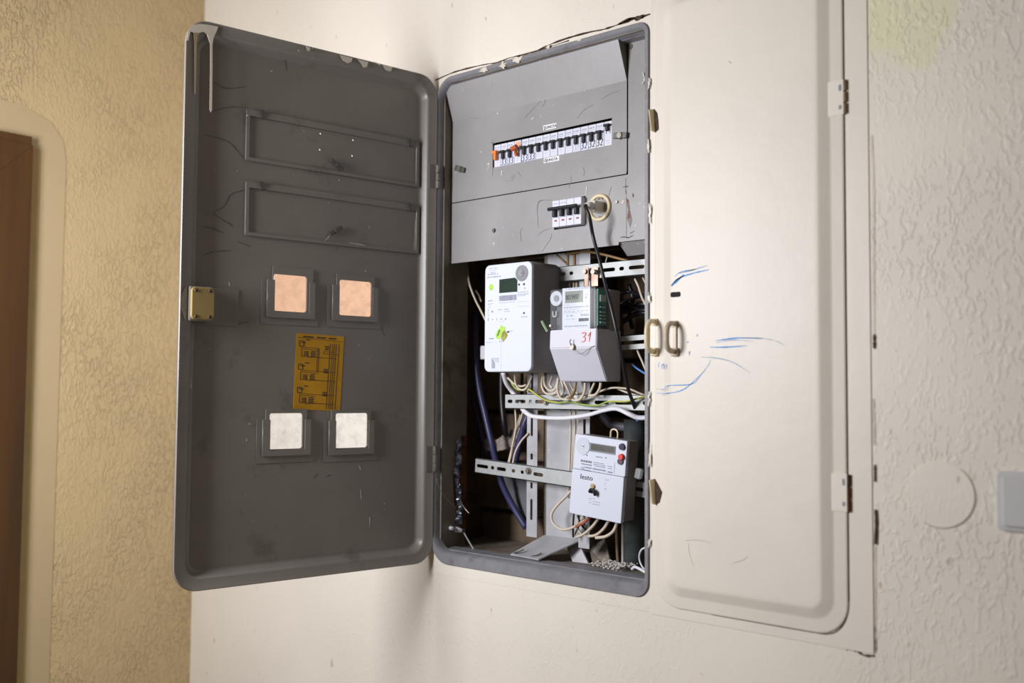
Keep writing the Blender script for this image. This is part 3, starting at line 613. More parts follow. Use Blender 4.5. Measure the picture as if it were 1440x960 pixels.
o = mk('hairline', merge(rstroke([(964, 760), (980, 759), (1000, 763)], 0, .0005), rstroke([(968, 763), (970, 780), (976, 797)], 0, .0004), rstroke([(1030, 792), (1045, 787), (1052, 782)], 0, .0006), rstroke([(1025, 86), (1028, 89)], 0, .001)), mat('grey_hairline', (.42, .38, .32), .7), rd); o['kind'] = 'stuff'

# ---------------------------------------------------------------- mounting metalwork
def rail(xa, xb, za, zb, h, Y, slots, name_label, tilt=0):
    L = xb-xa; ang = math.atan2(zb-za, L)
    holes = [rrect(a, b_, h*.5-.0034, h*.5+.0034, .0034, 4) for a, b_ in slots]
    o = plate2d('mounting_rail', [(0, 0), (L, 0), (L, h), (0, h)], holes, 0, .0014, M_zinc, cab, loc=(xa, Y, za), rot=(0, -ang, 0)); o['label'] = name_label
    mk('rail_flange', merge(box(0, L, 0, .007, h-.0012, h), box(0, L, 0, .007, 0, .0012)), M_zinc, o)
    return o
def slotpat(x0, x1, a=.027, b_=.007, g=.008, start=0):
    out = []; x = x0; k = start
    while x < x1-.004:
        l_ = a if k % 2 == 0 else b_; out.append((x, min(x+l_, x1-.003))); x += l_+g; k += 1
    return out
r1a = at(790, 396, .07); r1b = at(908, 386, .07)
rail(.150, .497, .5415, .5415, .0285, .07, [(.105+0, .121), (.130, .139), (.20, .234), (.243, .2535), (.2635, .297), (.306, .316)], 'uppermost horizontal slotted rail')
rail(.053, .497, .3985, .4125, .0268, .072, [(.005, .016), (.030, .056), (.33, .438)], 'second slotted rail, behind the two upper meters')
rail(.126, .497, .3025, .3035, .0280, .066, [(.006, .019), (.025, .052), (.060, .068), (.076, .146), (.155, .164), (.180, .206), (.216, .248), (.262, .306), (.320, .342)], 'third slotted rail with loose wires in front')
r4a, r4b = at(668, 664, .07), at(908, 702, .07)
rail(r4a.x, .497, r4a.z, r4b.z-.001, .0285, .070, [(.004, .035), (.042, .051), (.058, .082), (.097, .106), (.120, .128), (.136, .144), (.152, .176), (.37, .402), (.41, .416)], 'lowest slotted rail, sloping down to the right')
up = plate2d('upright_strip', [(.166, .058), (.192, .058), (.192, .58), (.166, .58)], [rrect(.175, .181, z, z+l_, .002, 2) for z, l_ in ((.09, .04), (.15, .012), (.205, .012), (.25, .045), (.335, .04), (.42, .04))], .085, .0865, M_galv, cab)
mk('upright_flange', box(.166, .1675, .0865, .105, .058, .58), M_galv, up)
plate2d('upright_strip', [(.292, .05), (.317, .05), (.317, .60), (.292, .60)], [rrect(.302, .308, z, z+l_, .002, 2) for z, l_ in ((.09, .04), (.15, .03), (.258, .028), (.335, .04), (.42, .04), (.5, .07))], .085, .0865, M_galv, cab)
mk('back_plate', box(.203, .292, .100, .102, .056, .60), M_galv, cab)
mk('back_plate_fold', box(.192, .203, .104, .106, .056, .60), M_dirty, cab)
bm = bmesh.new(); A0 = [at(718, 776, .035), at(757, 793, .028), at(818, 758, .10), at(765, 752, .10)]
A0[0].z = A0[1].z = .0305
loopskin(bm, [A0, [q-Vector((0, 0, .0025)) for q in A0]], True, True); mk('foot_strap', bm, M_galv, cab, label='grimy flat strap lying from the tray to the back plate')
for u, v in ((723, 777), (748, 782)):
    a = at(u, v, .035); mk('lance_tab', tube([a, a+Vector((.010, .0, .003)), a+Vector((.02, .004, .008))], .0015, 5), MATS['dark_steel'], cab)
for u, v, Y, r in ((743, 662, .069, .0045), (714, 547.5, .065, .003) , (744, 549, .065, .003), (768, 566, .065, .0035)):
    if u == 714: continue
    p = at(u, v, Y); mk('bolt', merge(cyl((p.x, 0, p.z), r, Y, Y-.005, 6), cyl((p.x, 0, p.z), r*1.5, Y, Y-.0015, 14)), M_steel, cab)
a, b_ = at(826, 377, .069), at(842, 402, .069)
mk('hanging_strip', merge(box(a.x, a.x+.009, .060, .062, b_.z, a.z), box(a.x+.009, b_.x, .066, .068, b_.z, a.z)), M_copper, cab, label='coppery bent strip holding the meter with green board')
for u, v in ((835, 382), (823, 382)):
    p = at(u, v, .06); mk('bolt', cyl((p.x, 0, p.z), .0045, .066, .056, 12), M_steel, cab)

# ================================================================ BREAKERS
GL = {'3': [[(.05, .88), (.35, 1), (.75, .92), (.62, .66), (.30, .52)], [(.30, .52), (.70, .46), (.72, .15), (.35, 0), (-.05, .08)]], '2': [[(.05, .82), (.35, 1), (.72, .85), (.55, .45), (.05, .02)], [(.05, .02), (.45, .06), (.80, .02)]], '1': [[(.10, .62), (.52, 1)], [(.52, 1), (.44, .5), (.38, 0)]]}
def hand(txt, x, y, z, size, parent, m=None, nm='handwriting', sx=.6, w=.0016):
    bms = []; pitch = size*sx*1.12; x0 = x-pitch*len(txt)/2
    for k, ch in enumerate(txt):
        for st in GL[ch]: bms.append(ribbon([(x0+k*pitch+size*sx*(a+.12*b_), z+size*b_) for a, b_ in st], w, y, k=5, t=.0002))
    return mk(nm, merge(*bms), m or M_ink, parent, kind='stuff')
FY = .0335; MOD = (SX1-SX0-.0045)/16
BZ0, BZ1 = SZ0+.0008, SZ1-.0035
order = ['first', 'second', 'third', 'fourth', 'fifth', 'sixth', 'seventh', 'eighth', 'ninth', 'tenth', 'eleventh', 'twelfth', 'thirteenth', 'fourteenth', 'fifteenth', 'sixteenth']
def breaker(i):
    x = SX0+.001+i*MOD+(.0012 if i > 3 else 0)+(.0006 if i > 8 else 0)
    note = {0: 'bright orange toggle', 3: 'fat dark orange lever and orange print'}.get(i, 'black T-shaped toggle')
    num = {1: 'handwritten 33', 2: 'handwritten 33', 4: 'handwritten 33', 5: 'handwritten 33', 12: 'handwritten 32', 13: 'handwritten 32', 14: 'handwritten 32'}.get(i, 'no clear number')
    lab = f'{order[i]} breaker from the left in the long row, {note}' + ('' if num.startswith('no') else ', '+num)
    if i == 15: lab = 'rightmost white circuit breaker of the long row, black toggle standing up'
    t = thing('circuit_breaker', lab, 'circuit breaker', (x, FY, BZ0), group='circuit breakers in the long upper row')
    W_ = MOD-.0006; H_ = BZ1-BZ0
    mk('body', bbox(0, W_, 0, .03, 0, H_, .0006, 1), M_mcb, t)
    c = W_/2; zc = H_*.56+(.009 if i == 15 else 0)
    mk('toggle_guard', merge(box(c-.0046, c-.0036, -.0016, 0, zc-.012, zc+.004), box(c+.0036, c+.0046, -.0016, 0, zc-.012, zc+.004)), M_mcb, t)
    m = {0: M_orange, 3: M_rust_or}.get(i, M_dark)
    if i == 3: b = merge(tube([(c-.005, -.012, zc+.001), (c+.008, -.012, zc+.004)], .0045, 10, smooth=False), tube([(c+.001, -.010, zc), (c+.002, -.004, zc-.012)], .0032, 8, smooth=False))
    elif i == 0: b = merge(bbox(c-.0072, c+.0062, -.011, -.003, zc, zc+.006, .001, 1), bbox(c-.003, c+.0035, -.009, 0, zc-.012, zc+.001, .0008, 1))
    else: b = merge(bbox(c-.0066, c+.0060, -.0075, -.001, zc, zc+.0046, .0012, 1), bbox(c-.0030, c+.0034, -.0062, 0, zc-.0115 if i != 15 else zc-.008, zc+.001, .0008, 1))
    mk('toggle', b, m, t, label=note if i in (0, 3) else None)
    mk('print', dashes([(.002, W_-.003, H_-.006, .0022, 3), (.003, W_-.004, H_-.0095, .0009, 3)], -.0003), M_rust_or if i == 3 else M_print, t, kind='stuff')
    if i == 3: mk('test_sticker', box(.003, W_-.002, -.0004, 0, H_-.012, H_-.003), mat('pale_orange', (.85, .42, .25), .5), t)
    if i in (1, 2, 4, 5): hand('33', c, -.0004, .0018, .0115, t, mat('blue_black_ink', (.03, .04, .16), .7))
    elif i in (12, 13, 14): hand('32', c, -.0004, .0030, .0115, t, MATS['blue_black_ink'] if i == 12 else M_ink)
    elif i in (11,): hand('32', c, -.0004, .003, .009, t, M_prints, w=.001)
    else: mk('faint_print', dashes([(.004, W_-.005, .009, .0012, 2), (.004, W_-.005, .005, .0008, 2)], -.0003), M_prints, t, kind='stuff')
for i in range(16): breaker(i)
for s, u, v, u2, v2 in (('ĮJUNGTA', 765, 176, 784, 179), ('IŠJUNGTA', 766, 217, 789, 227)):
    a = at(u, 179.5 if s[1] == 'J' else 225.5, .0298); w_ = .0315 if s[1] == 'J' else .037
    t = thing('text_label', f'small white paper label reading {s} {"above" if s[1] == "J" else "below"} the breaker row', 'label', (at(u, 0, .0298).x, .0298, at(u, 183.5 if s[1] == 'J' else 229.5, .0298).z))
    mk('paper', box(0, w_, -.0003, .0002, 0, .0095), mat('label_paper', (.80, .81, .84), .6), t); text(s, .0072, .0016, -.0006, .0020, M_ink, t, sx=1.0 if s[1] == 'J' else .98)
# four-pole breaker
p = at(776.5, 318.5, .018); q_ = at(817.5, 281, .018)
t = thing('four_pole_breaker', 'white four-pole breaker with one long black toggle bar, beside the socket', 'circuit breaker', (p.x, .018, at(797, 317, .018).z)); W4 = q_.x-p.x; H4 = at(797, 279.5, .018).z-at(797, 317, .018).z
for k in range(4):
    x = k*W4/4; mk('pole_body', bbox(x, x+W4/4-.0004, 0, .04, 0, H4, .0005, 1), M_mcb, t)
    c = x+W4/8; mk('toggle_stem', bbox(c-.0035, c+.0035, -.008, 0, H4*.36, H4*.64, .001, 1), M_dark, t)
    mk('indicator', box(c-.003, c+.003, -.0004, 0, H4*.20, H4*.26), mat('wine_red', (.30, .02, .04), .5), t)
    mk('toggle_guard', merge(box(c-.0062, c-.005, -.0012, 0, H4*.34, H4*.64), box(c+.005, c+.0062, -.0012, 0, H4*.34, H4*.64)), M_whiteg, t)
mk('toggle_bar', tube([(-.002, -.009, H4*.66), (W4-.004, -.009, H4*.66)], .0033, 10, smooth=False), M_dark, t)
mk('print', dashes([(.002, W4*.5, H4-.006, .0014, 5)], -.0003), M_print, t, kind='stuff')
# round socket with plug
p = at(843.5, 292, .03)
t = thing('wall_socket', 'round cream flush socket in the lower grey cover', 'socket', (p.x, .03, p.z))
R_ = .0248
bm = bmesh.new(); L = []
for r, y in ((R_, 0), (R_, -.0025), (R_-.0015, -.0042), (R_-.004, -.0045), (R_-.006, -.003), (R_-.007, .008), (.0005, .009)): L.append([(r*math.cos(2*math.pi*i/40), y, r*math.sin(2*math.pi*i/40)) for i in range(40)])
loopskin(bm, L, False, True); sharp(mk('rim', bm, M_ivory, t, smooth=True), 45)
mk('earth_clip', tube([(-.010, .006, .010), (-.001, -.002, .0165), (.006, -.002, .0165), (.008, .006, .008)], .0011, 6, smooth=False), mat('brown_clip', (.30, .18, .08), .4), t)
mk('earth_clip', tube([(-.010, .006, -.010), (-.001, .0, -.0165), (.006, .0, -.0165)], .0011, 6, smooth=False), MATS['brown_clip'], t)
t = thing('mains_plug', 'grey-white plug pushed into the round socket, black cord hanging from it', 'plug', (p.x, .03, p.z-.001))
mk('body', bbox(-.009, .009, -.026, .007, -.0085, .0105, .003, 2), mat('plug_plastic', (.80, .78, .73), .4, var=.06, scale=40), t)
mk('neck', cyl((0, 0, 0), .0085, -.024, -.040, 14, r1=.0045), M_ivory if 0 else MATS['plug_plastic'], t, smooth=True)
ps = at(827.5, 297, -.012)
tag(mk('power_cord', tube([(p.x, -.006, p.z-.001), (p.x, -.012, p.z-.004), at(829, 305, -.012), at(834, 332, .0), at(842, 362, -.002), at(850, 395, -.004), at(859, 430, -.012), at(867, 465, -.012), at(875, 505, .0), at(883, 545, .03), at(891, 568, .06), at(898, 588, .09)], .0032, 10), M_cableblack, smooth=True), 'black power cord hanging from the socket plug past the meters', 'cable')

# ================================================================ METERS
# tall white meter
Yf = -.010; a = at(682, 375.5, Yf); b_ = at(747, 523, Yf); X0, X1 = at(681.5, 450, Yf).x, at(747.5, 450, Yf).x
Z1 = (at(690, 373, Yf).z+at(740, 367, Yf).z)/2; Z0 = (at(690, 521.5, Yf).z+at(740, 523.5, Yf).z)/2
W_, H_ = X1-X0, Z1-Z0
t = thing('electricity_meter', 'tall white electricity meter with dark round sensor and green leaf sticker', 'meter', (X0, Yf, Z0), group='electricity meters')
def mz(v): return (at(715, v, Yf).z-Z0)
def mx(u): return (at(u, 450, Yf).x-X0)
bm = bmesh.new(); lp = lambda ins, y, r: [(x, y, z) for x, z in rrect(ins, W_-ins, ins, H_-ins, r, 8)]
loopskin(bm, [lp(.0008, .0055, .011), lp(-.0008, .012, .012), lp(-.0012, .078, .012)], True, True); sharp(mk('body', bm, M_mgrey, t, smooth=True), 40)
mk('front_face', rslab(0, W_, 0, H_, 0, .006, .0115, .0016, 8), M_white, t)
def mo(u, v, Y=Yf):                                            # pixel -> local on this meter front
    q = at(u, v, Y); return q.x-X0, q.z-Z0
x, z = mo(734, 384); mk('sensor', cyl((x, 0, z), .0150, 0, -.001, 32, r1=.0148), M_dial, t)
mk('sensor_ring', merge(cyl((x, 0, z), .0068, -.001, -.003, 24, r1=.005)), mat('sensor_lens', (.42, .42, .45), .25), t); mk('sensor_dot', cyl((x+.001, 0, z), .0032, -.003, -.0036, 16), M_dial, t)
x0, z1 = mo(702.5, 394.5); x1, z0 = mo(727.5, 410); mk('display', prism([(x0, z0), (x1, z0), (x1, z1-.002), (x1-.0055, z1+.003), (x0, z1+.002)], -.0008, 0), M_lcddark, t)
x, z = mo(690.7, 403.7); mk('green_dot', cyl((x, 0, z), .0053, 0, -.0004, 20, rz=.0062), M_lime, t)
bm = bmesh.new(); x0, z0 = mo(702, 423); x1, _ = mo(726.5, 420); x = x0
while x < x1: w_ = random.choice((.0005, .0008, .0012)); bx(bm, x, min(x+w_, x1), -.0003, 0, z0-.0005, z0+.0095); x += w_+random.choice((.0004, .0007))
mk('barcode', bm, M_print, t, kind='stuff')
rows = []
for u0, u1, v, hh, n_ in ((688, 701, 377.5, .0016, 5), (688, 700, 380, .0010, 5), (690, 697, 383, .0016, 3), (686, 702, 386, .0022, 5), (685.5, 705, 390, .0024, 8), (703, 725, 425.8, .0009, 9), (686, 693, 423, .0020, 3), (686, 694, 427, .001, 4), (686, 691, 429, .001, 3), (686, 690, 432.5, .0016, 2), (700, 706, 435.5, .0014, 3), (709, 717, 435, .0014, 3), (709, 717, 438, .0012, 3), (686, 688, 436, .0018, 1), (686, 688, 439, .0018, 1), (686, 688, 443, .0018, 1), (691, 694, 438, .004, 1),
                          (728, 744, 411, .0012, 5), (728, 744, 414, .0016, 5), (728, 740, 416, .0010, 4), (728, 744, 424.5, .0006, 7), (728, 744, 431, .0006, 7), (733, 742, 445.5, .0018, 3), (703, 708, 448.5, .0016, 1), (710, 712, 448.5, .003, 1), (698, 699, 449, .0035, 1), (692, 694, 449, .003, 1), (686, 688, 449, .006, 1), (683.5, 692, 481, .0008, 4), (702, 708, 480, .0018, 2), (730, 731, 405, .003, 1), (737, 739, 405, .003, 1), (702, 711, 452, .0005, 2)):
    xa, za = mo(u0, v); xb, _ = mo(u1, v); rows.append((xa, xb, za, hh, n_))
mk('small_print', dashes(rows, -.0003), M_print, t, kind='stuff')
for u, v, r in ((730, 400, .0021), (737, 399.5, .0022), (737, 440, .0019)): x, z = mo(u, v); mk('led', cyl((x, 0, z), r, 0, -.0006, 12), M_ink, t)
x, z = mo(707, 468)
def leaf(pts, m, nm, y=-.0006):
    return mk(nm, prism([(mo(u, v)) for u, v in pts], y, 0), m, t, label='leaf-shaped sticker')
leaf([(705, 457), (708, 460), (710, 459), (711, 466), (709, 470), (705, 473), (702, 477), (698, 476), (697, 471), (699, 466), (702, 462)], M_lime, 'leaf_sticker')
leaf([(709, 464), (712, 467), (714, 471), (712, 475), (708, 480), (705, 477), (706, 470)], M_olive, 'leaf_sticker', -.0008)
leaf([(702, 463), (704, 464), (701, 472), (699, 473)], mat('leaf_dark', (.10, .22, .04), .5), 'leaf_vein', -.001)
mk('bee_print', merge(box(mo(712.5, 0)[0], mo(714.5, 0)[0], -.0005, 0, mo(0+713, 467)[1], mo(713, 465)[1]), box(mo(716.5, 0)[0], mo(719.5, 0)[0], -.0005, 0, mo(718, 467.5)[1], mo(718, 465.3)[1]), box(mo(719.5, 0)[0], mo(724, 0)[0], -.0004, 0, mo(720, 465.2)[1], mo(720, 464.8)[1]), box(mo(692, 0)[0], mo(698, 0)[0], -.0004, 0, mo(695, 476.3)[1], mo(695, 475.4)[1])), M_ink, t)
mk('logo_mark', prism([mo(691.5, 503), mo(691.5, 517.5), mo(696, 517.5), mo(696, 509.5)], -.0005, 0), M_print, t)
mk('logo_mark', prism([mo(692, 502.7), mo(701, 502.7), mo(701, 510), mo(697, 508.5)], -.0004, 0), M_prints, t)
mk('seam', merge(box(mo(708, 0)[0], mo(708, 0)[0]+.0004, -.0002, 0, .002, mo(708, 482)[1]), box(.001, mo(708, 482)[0], -.0002, 0, mo(700, 481.6)[1], mo(700, 481.6)[1]+.0004)), M_prints, t)

# middle meter with clear cover, green board and grey terminal cover
Yf = 0.0; X0 = at(773.5, 470, Yf).x; X1 = at(838, 470, Yf).x; zk = at(805, 463, Yf).z; zt2 = at(805, 405, Yf).z; zb2 = at(825, 536, .03).z; zk2 = at(805, 489, Yf).z
t = thing('electricity_meter', 'smaller meter with clear cover, green circuit board and red handwritten 31', 'meter', (X0, Yf, zb2), group='electricity meters')
W_ = X1-X0; K = zk-zb2; T = zt2-zb2; K2 = zk2-zb2
def mo2(u, v, Y=0): q = at(u, v, Y); return q.x-X0, q.z-zb2
mk('body', bbox(.004, W_+.002, .038, .070, K-.004, T-.002, .003, 2), M_mgrey, t)
mk('chassis', box(.006, W_-.006, .012, .038, K, T-.004), mat('dark_chassis', (.06, .06, .065), .5), t)
x0, z1 = mo2(790.5, 405.5, .004); x1, z0 = mo2(829.5, 463, .004)
mk('name_plate', rslab(x0, x1, z0, z1, .0045, .011, .001, .0004), M_white, t)
def p2(u, v): return mo2(u, v, .0045)
a, b_ = p2(795, 410); c_, d_ = p2(819.5, 424.5); mk('display', box(a, c_, .0038, .005, d_, b_), M_lcd, t)
text('0019497', .0140, a+.0016, .0034, d_+.0050, M_ink, t, sx=.60, name='display_digits')
rows = []
for u0, u1, v, hh, n_ in ((795, 829, 406.7, .0012, 9), (793, 801, 429, .0008, 3), (793, 828, 432.5, .0020, 9), (791.5, 829, 435.5, .0004, 1), (793, 829, 438.2, .001, 6), (791.5, 829, 440.3, .0005, 1), (794, 827, 459, .0018, 12), (822, 828, 414, .001, 2), (823, 826, 418, .003, 1), (797, 806, 444, .002, 2), (796, 810, 449, .0008, 4)):
    a, z = p2(u0, v); b_, _ = p2(u1, v); rows.append((a, b_, z, hh, n_))
mk('small_print', dashes(rows, .0041), M_print, t, kind='stuff')
bm = bmesh.new(); x, z = p2(814, 451); xe, _ = p2(828, 449)
while x < xe: w_ = random.choice((.0005, .0009)); bx(bm, x, x+w_, .0041, .0045, z-.001, z+.0045); x += w_+.0005
mk('barcode', bm, M_ink, t, kind='stuff')
x, z = p2(816.5, 444.5); text('lesto', .0085, x, .0041, z, M_print, t, sx=1.1)
x, z = mo2(782, 419.5, .004); mk('dial', cyl((x, 0, z), .0135, .004, .010, 30), M_dial2, t); mk('dial_centre', cyl((x+.001, 0, z), .0058, .003, .004, 20), M_dial, t)
x, z = mo2(780, 442, .008); mk('pale_clip', tube([(x-.004, .008, z+.006), (x-.003, .008, z-.003), (x+.003, .008, z-.003), (x+.004, .008, z+.006)], .0013, 6), M_whiteg, t)
mk('circuit_board', box(W_-.0058, W_-.003, .010, .0355, K+.006, T-.003), M_pcb, t)
for k, (h0, h1) in enumerate(((.045, .058), (.0345, .0375), (.026, .029), (.020, .0225), (.0145, .017), (.007, .0115))): mk('board_component', bbox(W_-.003, W_-.0002, .013, .031, K+h0+.002, K+h1+.002, .0012, 1), mat('milky_part', (.55, .68, .66), .3), t)
bm = bmesh.new(); lp = lambda ins, y: [(x, y, z) for x, z in rrect(ins, W_-ins, K+.0005+ins, T-ins, .004, 5)]
loopskin(bm, [lp(.002, -.0005), lp(.0005, 0), lp(0, .002), lp(0, .040)], True, False); sharp(mk('clear_cover', bm, M_glass, t, smooth=True, label='clear plastic cover'), 40)
# terminal cover: profile in (y,z) extruded in x with inclined right cheek
prof2 = [(0, K), (-.001, K2), (.030, 0), (.072, 0), (.072, K)]
bm = bmesh.new(); loopskin(bm, [[(-.0005, y, z) for y, z in prof2], [(W_+.0015, y, z) for y, z in prof2]], True, True)
bmesh.ops.bevel(bm, geom=[e for e in bm.edges], offset=.0015, segments=2, affect='EDGES'); mk('terminal_cover', bm, M_whiteg, t)
x, z = mo2(826, 480.5); hand('31', x, -.0012, z, .0165, t, M_inkred, sx=.72, w=.0017)
x, z = mo2(806, 487.5); mk('seal_screw', merge(cyl((x, 0, z), .0055, 0, -.006, 12), tube([(x, -.006, z+.002), (x-.001, -.008, z+.009), (x, -.006, z+.013)], .0009, 5)), M_steel, t)
x1, z1 = mo2(829, 487)
tag(mk('seal_wire', tube([at(807, 492, -.004), at(813, 497, -.004), at(820, 496, -.003), at(830, 489, -.002), at(836, 486, -.002)], .0005, 5), M_steel), 'thin looped seal wire on the grey terminal cover below the red 31', 'wire')
tag(mk('seal_tag', tube([at(762, 451, -.004), at(765, 457, -.004), at(770, 466, -.004)], .0026, 6, smooth=False, flat=.5), M_sealg), 'small green plastic seal tag between the tall meter and the clear-covered meter', 'seal')
x, z = mo2(775.5, 458); mk('seal_knob', cyl((x, 0, z), .0024, 0, -.004, 10), M_chip, t)

# lower white meter, tilted
Yf = .030; c0 = at(801, 720, Yf); t = thing('electricity_meter', 'tilted white electricity meter low in the cabinet with red button', 'meter', (c0.x, Yf, c0.z), (0, math.radians(4.6), 0), group='electricity meters')
a = math.radians(4.6)
def mo3(u, v, Y=Yf):
    q = at(u, v, Y)-Vector((c0.x, Y, c0.z)); return q.x*math.cos(a)-q.z*math.sin(a), q.x*math.sin(a)+q.z*math.cos(a)
W_ = (mo3(883, 619)[0]+mo3(874, 733)[0])/2; H_ = (mo3(811, 611)[1]+mo3(883, 619)[1])/2; zs = mo3(840, 664)[1]
mk('body', bbox(.002, W_-.001, .006, .038, .001, H_-.0005, .003, 2), M_mgrey, t)
mk('front_face', rslab(.001, W_, zs, H_, 0, .007, .003, .0012), M_white, t)
mk('terminal_cover', rslab(0, W_-.001, -.001, zs-.0006, -.0015, .007, .003, .0012), M_white, t)
mk('hanging_loop', tube([(W_*.50, .030, H_-.002), (W_*.50, .030, H_+.010), (W_*.54, .030, H_+.014), (W_*.60, .030, H_+.013), (W_*.63, .030, H_+.008), (W_*.63, .030, H_-.002)], .0016, 6, smooth=True), M_ivory, t)
x, z = mo3(820, 627); mk('sensor', merge(cyl((x, 0, z), .0150, 0, -.0012, 32, rz=.0155)), M_dial2, t); mk('sensor_ring', cyl((x, 0, z), .0040, -.0012, -.0018, 20), M_white, t)
mk('sensor_dot', merge(cyl((x-.0016, 0, z), .0010, -.0018, -.0022, 10), cyl((x+.0022, 0, z), .0010, -.0018, -.0022, 10)), M_ink, t)
x0, z1 = mo3(829.5, 622); x1, z0 = mo3(865, 642); z0 = z0+.003
plate2d('display_frame', [(x0, z0), (x1, z0), (x1, z1), (x0, z1)], [[(x0+.004, z0+.0025), (x1-.0015, z0+.0025), (x1-.0015, z1-.0015), (x0+.004, z1-.0015)]], -.001, 0, M_dial, t)
mk('display', box(x0+.003, x1-.001, -.0004, .0002, z0+.002, z1-.001), M_lcdgrey, t)
x, z = mo3(875.5, 628); mk('button', cyl((x, 0, z), .0062, 0, -.004, 18, r1=.0055), mat('navy_button', (.04, .03, .07), .3), t, smooth=False)
x, z = mo3(875, 642); mk('button', cyl((x, 0, z), .0055, 0, -.006, 18, r1=.0048), M_red, t, label='red button')
x, z = mo3(873, 648.5); mk('button', cyl((x, 0, z), .0062, 0, -.003, 18, r1=.0055), mat('purple_grey', (.13, .09, .13), .3), t)
rows = []
for u0, u1, v, hh, n_ in ((817, 833, 647, .0034, 5), (818, 832, 651.5, .0018, 7), (835, 850, 649.5, .0010, 7), (835, 852, 652, .0010, 7), (836, 852, 654.5, .001, 6), (823, 832, 656.5, .002, 4), (834, 852, 658.5, .0026, 12), (822, 831, 660, .0012, 4), (855, 861, 655, .001, 2), (855, 861, 658, .001, 2), (855, 861, 663, .0022, 3), (838, 848, 641.5, .0014, 4), (829, 833, 700, .001, 2), (829, 833, 702.5, .001, 2), (829, 833, 706, .001, 2), (834, 838, 700.5, .0014, 2), (834, 845, 704.5, .0012, 6), (834, 845, 708, .0012, 6), (852, 858, 674, .0016, 2), (851, 853, 679, .001, 1), (851, 853, 683, .001, 1), (851, 853, 687, .0022, 1)):
    xa, za = mo3(u0, v); xb, _ = mo3(u1, v); rows.append((xa, xb, za, hh, n_))
mk('small_print', dashes(rows, -.0018), M_print, t, kind='stuff')
x, z = mo3(817, 657.5); text('CE', .0065, x, -.0004, z-.002, M_print, t)
x, z = mo3(816.5, 672.5); text('lesto', .0125, x, -.0018, z, M_ink, t, sx=1.15, extr=.0003)
for u, v in ((825.5, 640), (852, 643.5)): x, z = mo3(u, v); mk('led', cyl((x, 0, z), .0011, 0, -.0006, 10), M_ink, t)
mk('edge_line', box(mo3(863, 0)[0]*0+mo3(864, 655)[0], mo3(864, 655)[0]+.0008, -.0003, 0, mo3(864, 666)[1], mo3(864, 650)[1]), M_print, t)
x, z = mo3(835, 683); mk('cover_screw', merge(cyl((x, 0, z), .0042, -.001, -.005, 14), cyl((x+.001, 0, z), .002, -.005, -.006, 8)), mat('brass', (.62, .44, .24), .35, .6), t)
tag(mk('seal_tag', tube([at(830, 692, .024), at(832, 688, .022), at(836, 691, .022), at(836.5, 696, .024)], .0040, 8, flat=.6), M_dark, smooth=True), 'small black seal hanging from the screw of the tilted meter', 'seal')
tag(mk('seal_tag', bbox(0, .012, 0, .010, 0, .018, .002, 1), M_seal, None, loc=at(891, 672, .040), rot=(0, .2, .2)), 'clear plastic seal hanging at the right side of the tilted meter', 'seal')

# ================================================================ CABLES
def wire(pts, r, m, label, cat='wire', group=None, seg=7, flat=1, name=None):
    o = mk(name or ('wire' if cat == 'wire' else 'cable'), tube([at(*p) for p in pts], r, seg, flat=flat), m, smooth=True); return tag(o, label, cat, group)
wire([(708, 524, .05), (712, 538, .062), (720, 550, .076), (727, 560, .078), (733, 572, .076), (740, 580, .062), (752, 585.5, .058), (790, 587.5, .058), (825, 583.5, .056), (850, 576.5, .052), (868, 574.5, .05), (885, 582, .05), (897, 587, .055), (912, 587, .06)], .0046, M_wirewhite, 'thick flat white cable sweeping across below the third rail', 'cable', flat=.7)
o1 = wire([(718, 533, .062), (721, 541, .058), (729, 548, .058), (744, 548, .060), (754, 555, .058), (768, 563, .056), (784, 566, .056), (800, 565, .056), (822, 569, .056), (840, 570, .056), (856, 564.5, .055), (880, 564.5, .055), (897, 560, .055), (911, 556, .06)], .0017, M_green, 'green and yellow earth wire drooping over the third rail')
mk('yellow_stripe', tube([at(u, v-.6, Y-.0012) for u, v, Y in ((729, 548, .058), (744, 548, .060), (754, 555, .058), (768, 563, .056), (784, 566, .056))], .0009, 5), M_yellow, o1)
mk('yellow_stripe', tube([at(u, v-.6, Y-.0012) for u, v, Y in ((856, 564.5, .055), (880, 564.5, .055), (897, 560, .055), (911, 556, .06))], .0009, 5), M_yellow, o1)
G1 = 'cream wires looping below the tall meter'; G2 = 'cream wires looping below the clear-covered meter'; G3 = 'cream wires looping below the tilted meter'
for k, P in enumerate(([(724, 526, .055), (725, 538, .055), (729, 546, .055), (737, 548, .056), (743, 541, .056), (748, 528, .055)],
                       [(714, 531, .06), (724, 540, .058), (733, 543, .058), (740, 541, .058)],
                       [(765, 528, .052), (766, 541, .05), (773, 549, .05), (781, 546, .052), (785, 530, .054)],
                       [(763, 529, .054), (762, 543, .052), (768, 553, .052), (780, 553, .052), (787, 545, .052)],
                       [(777, 528, .055), (773, 540, .055), (777, 545, .055)])):
    lab = ['cream wire making the left U-shaped loop under the tall meter', 'thin pale wire slanting from left under the tall meter', 'cream wire making the tight U loop between the two upper meters', 'cream wire making the wider loop behind the tight U between the upper meters', 'short cream wire stub dropping right under the tall meter'][k]
    wire(P, .0021, M_wire, lab, group=G1)
labs = ['cream wire curling in a big loop touching the third rail', 'cream wire crossing diagonally under the middle meter', 'yellowed wire bending left out of the middle meter', 'cream wire dropping straight then hooking left under the middle meter', 'cream wire at the right, hooking left under the middle meter', 'second cream wire from the right under the middle meter', 'thin cream wire half hidden behind the loops', 'cream wire curling back behind the yellowed one']
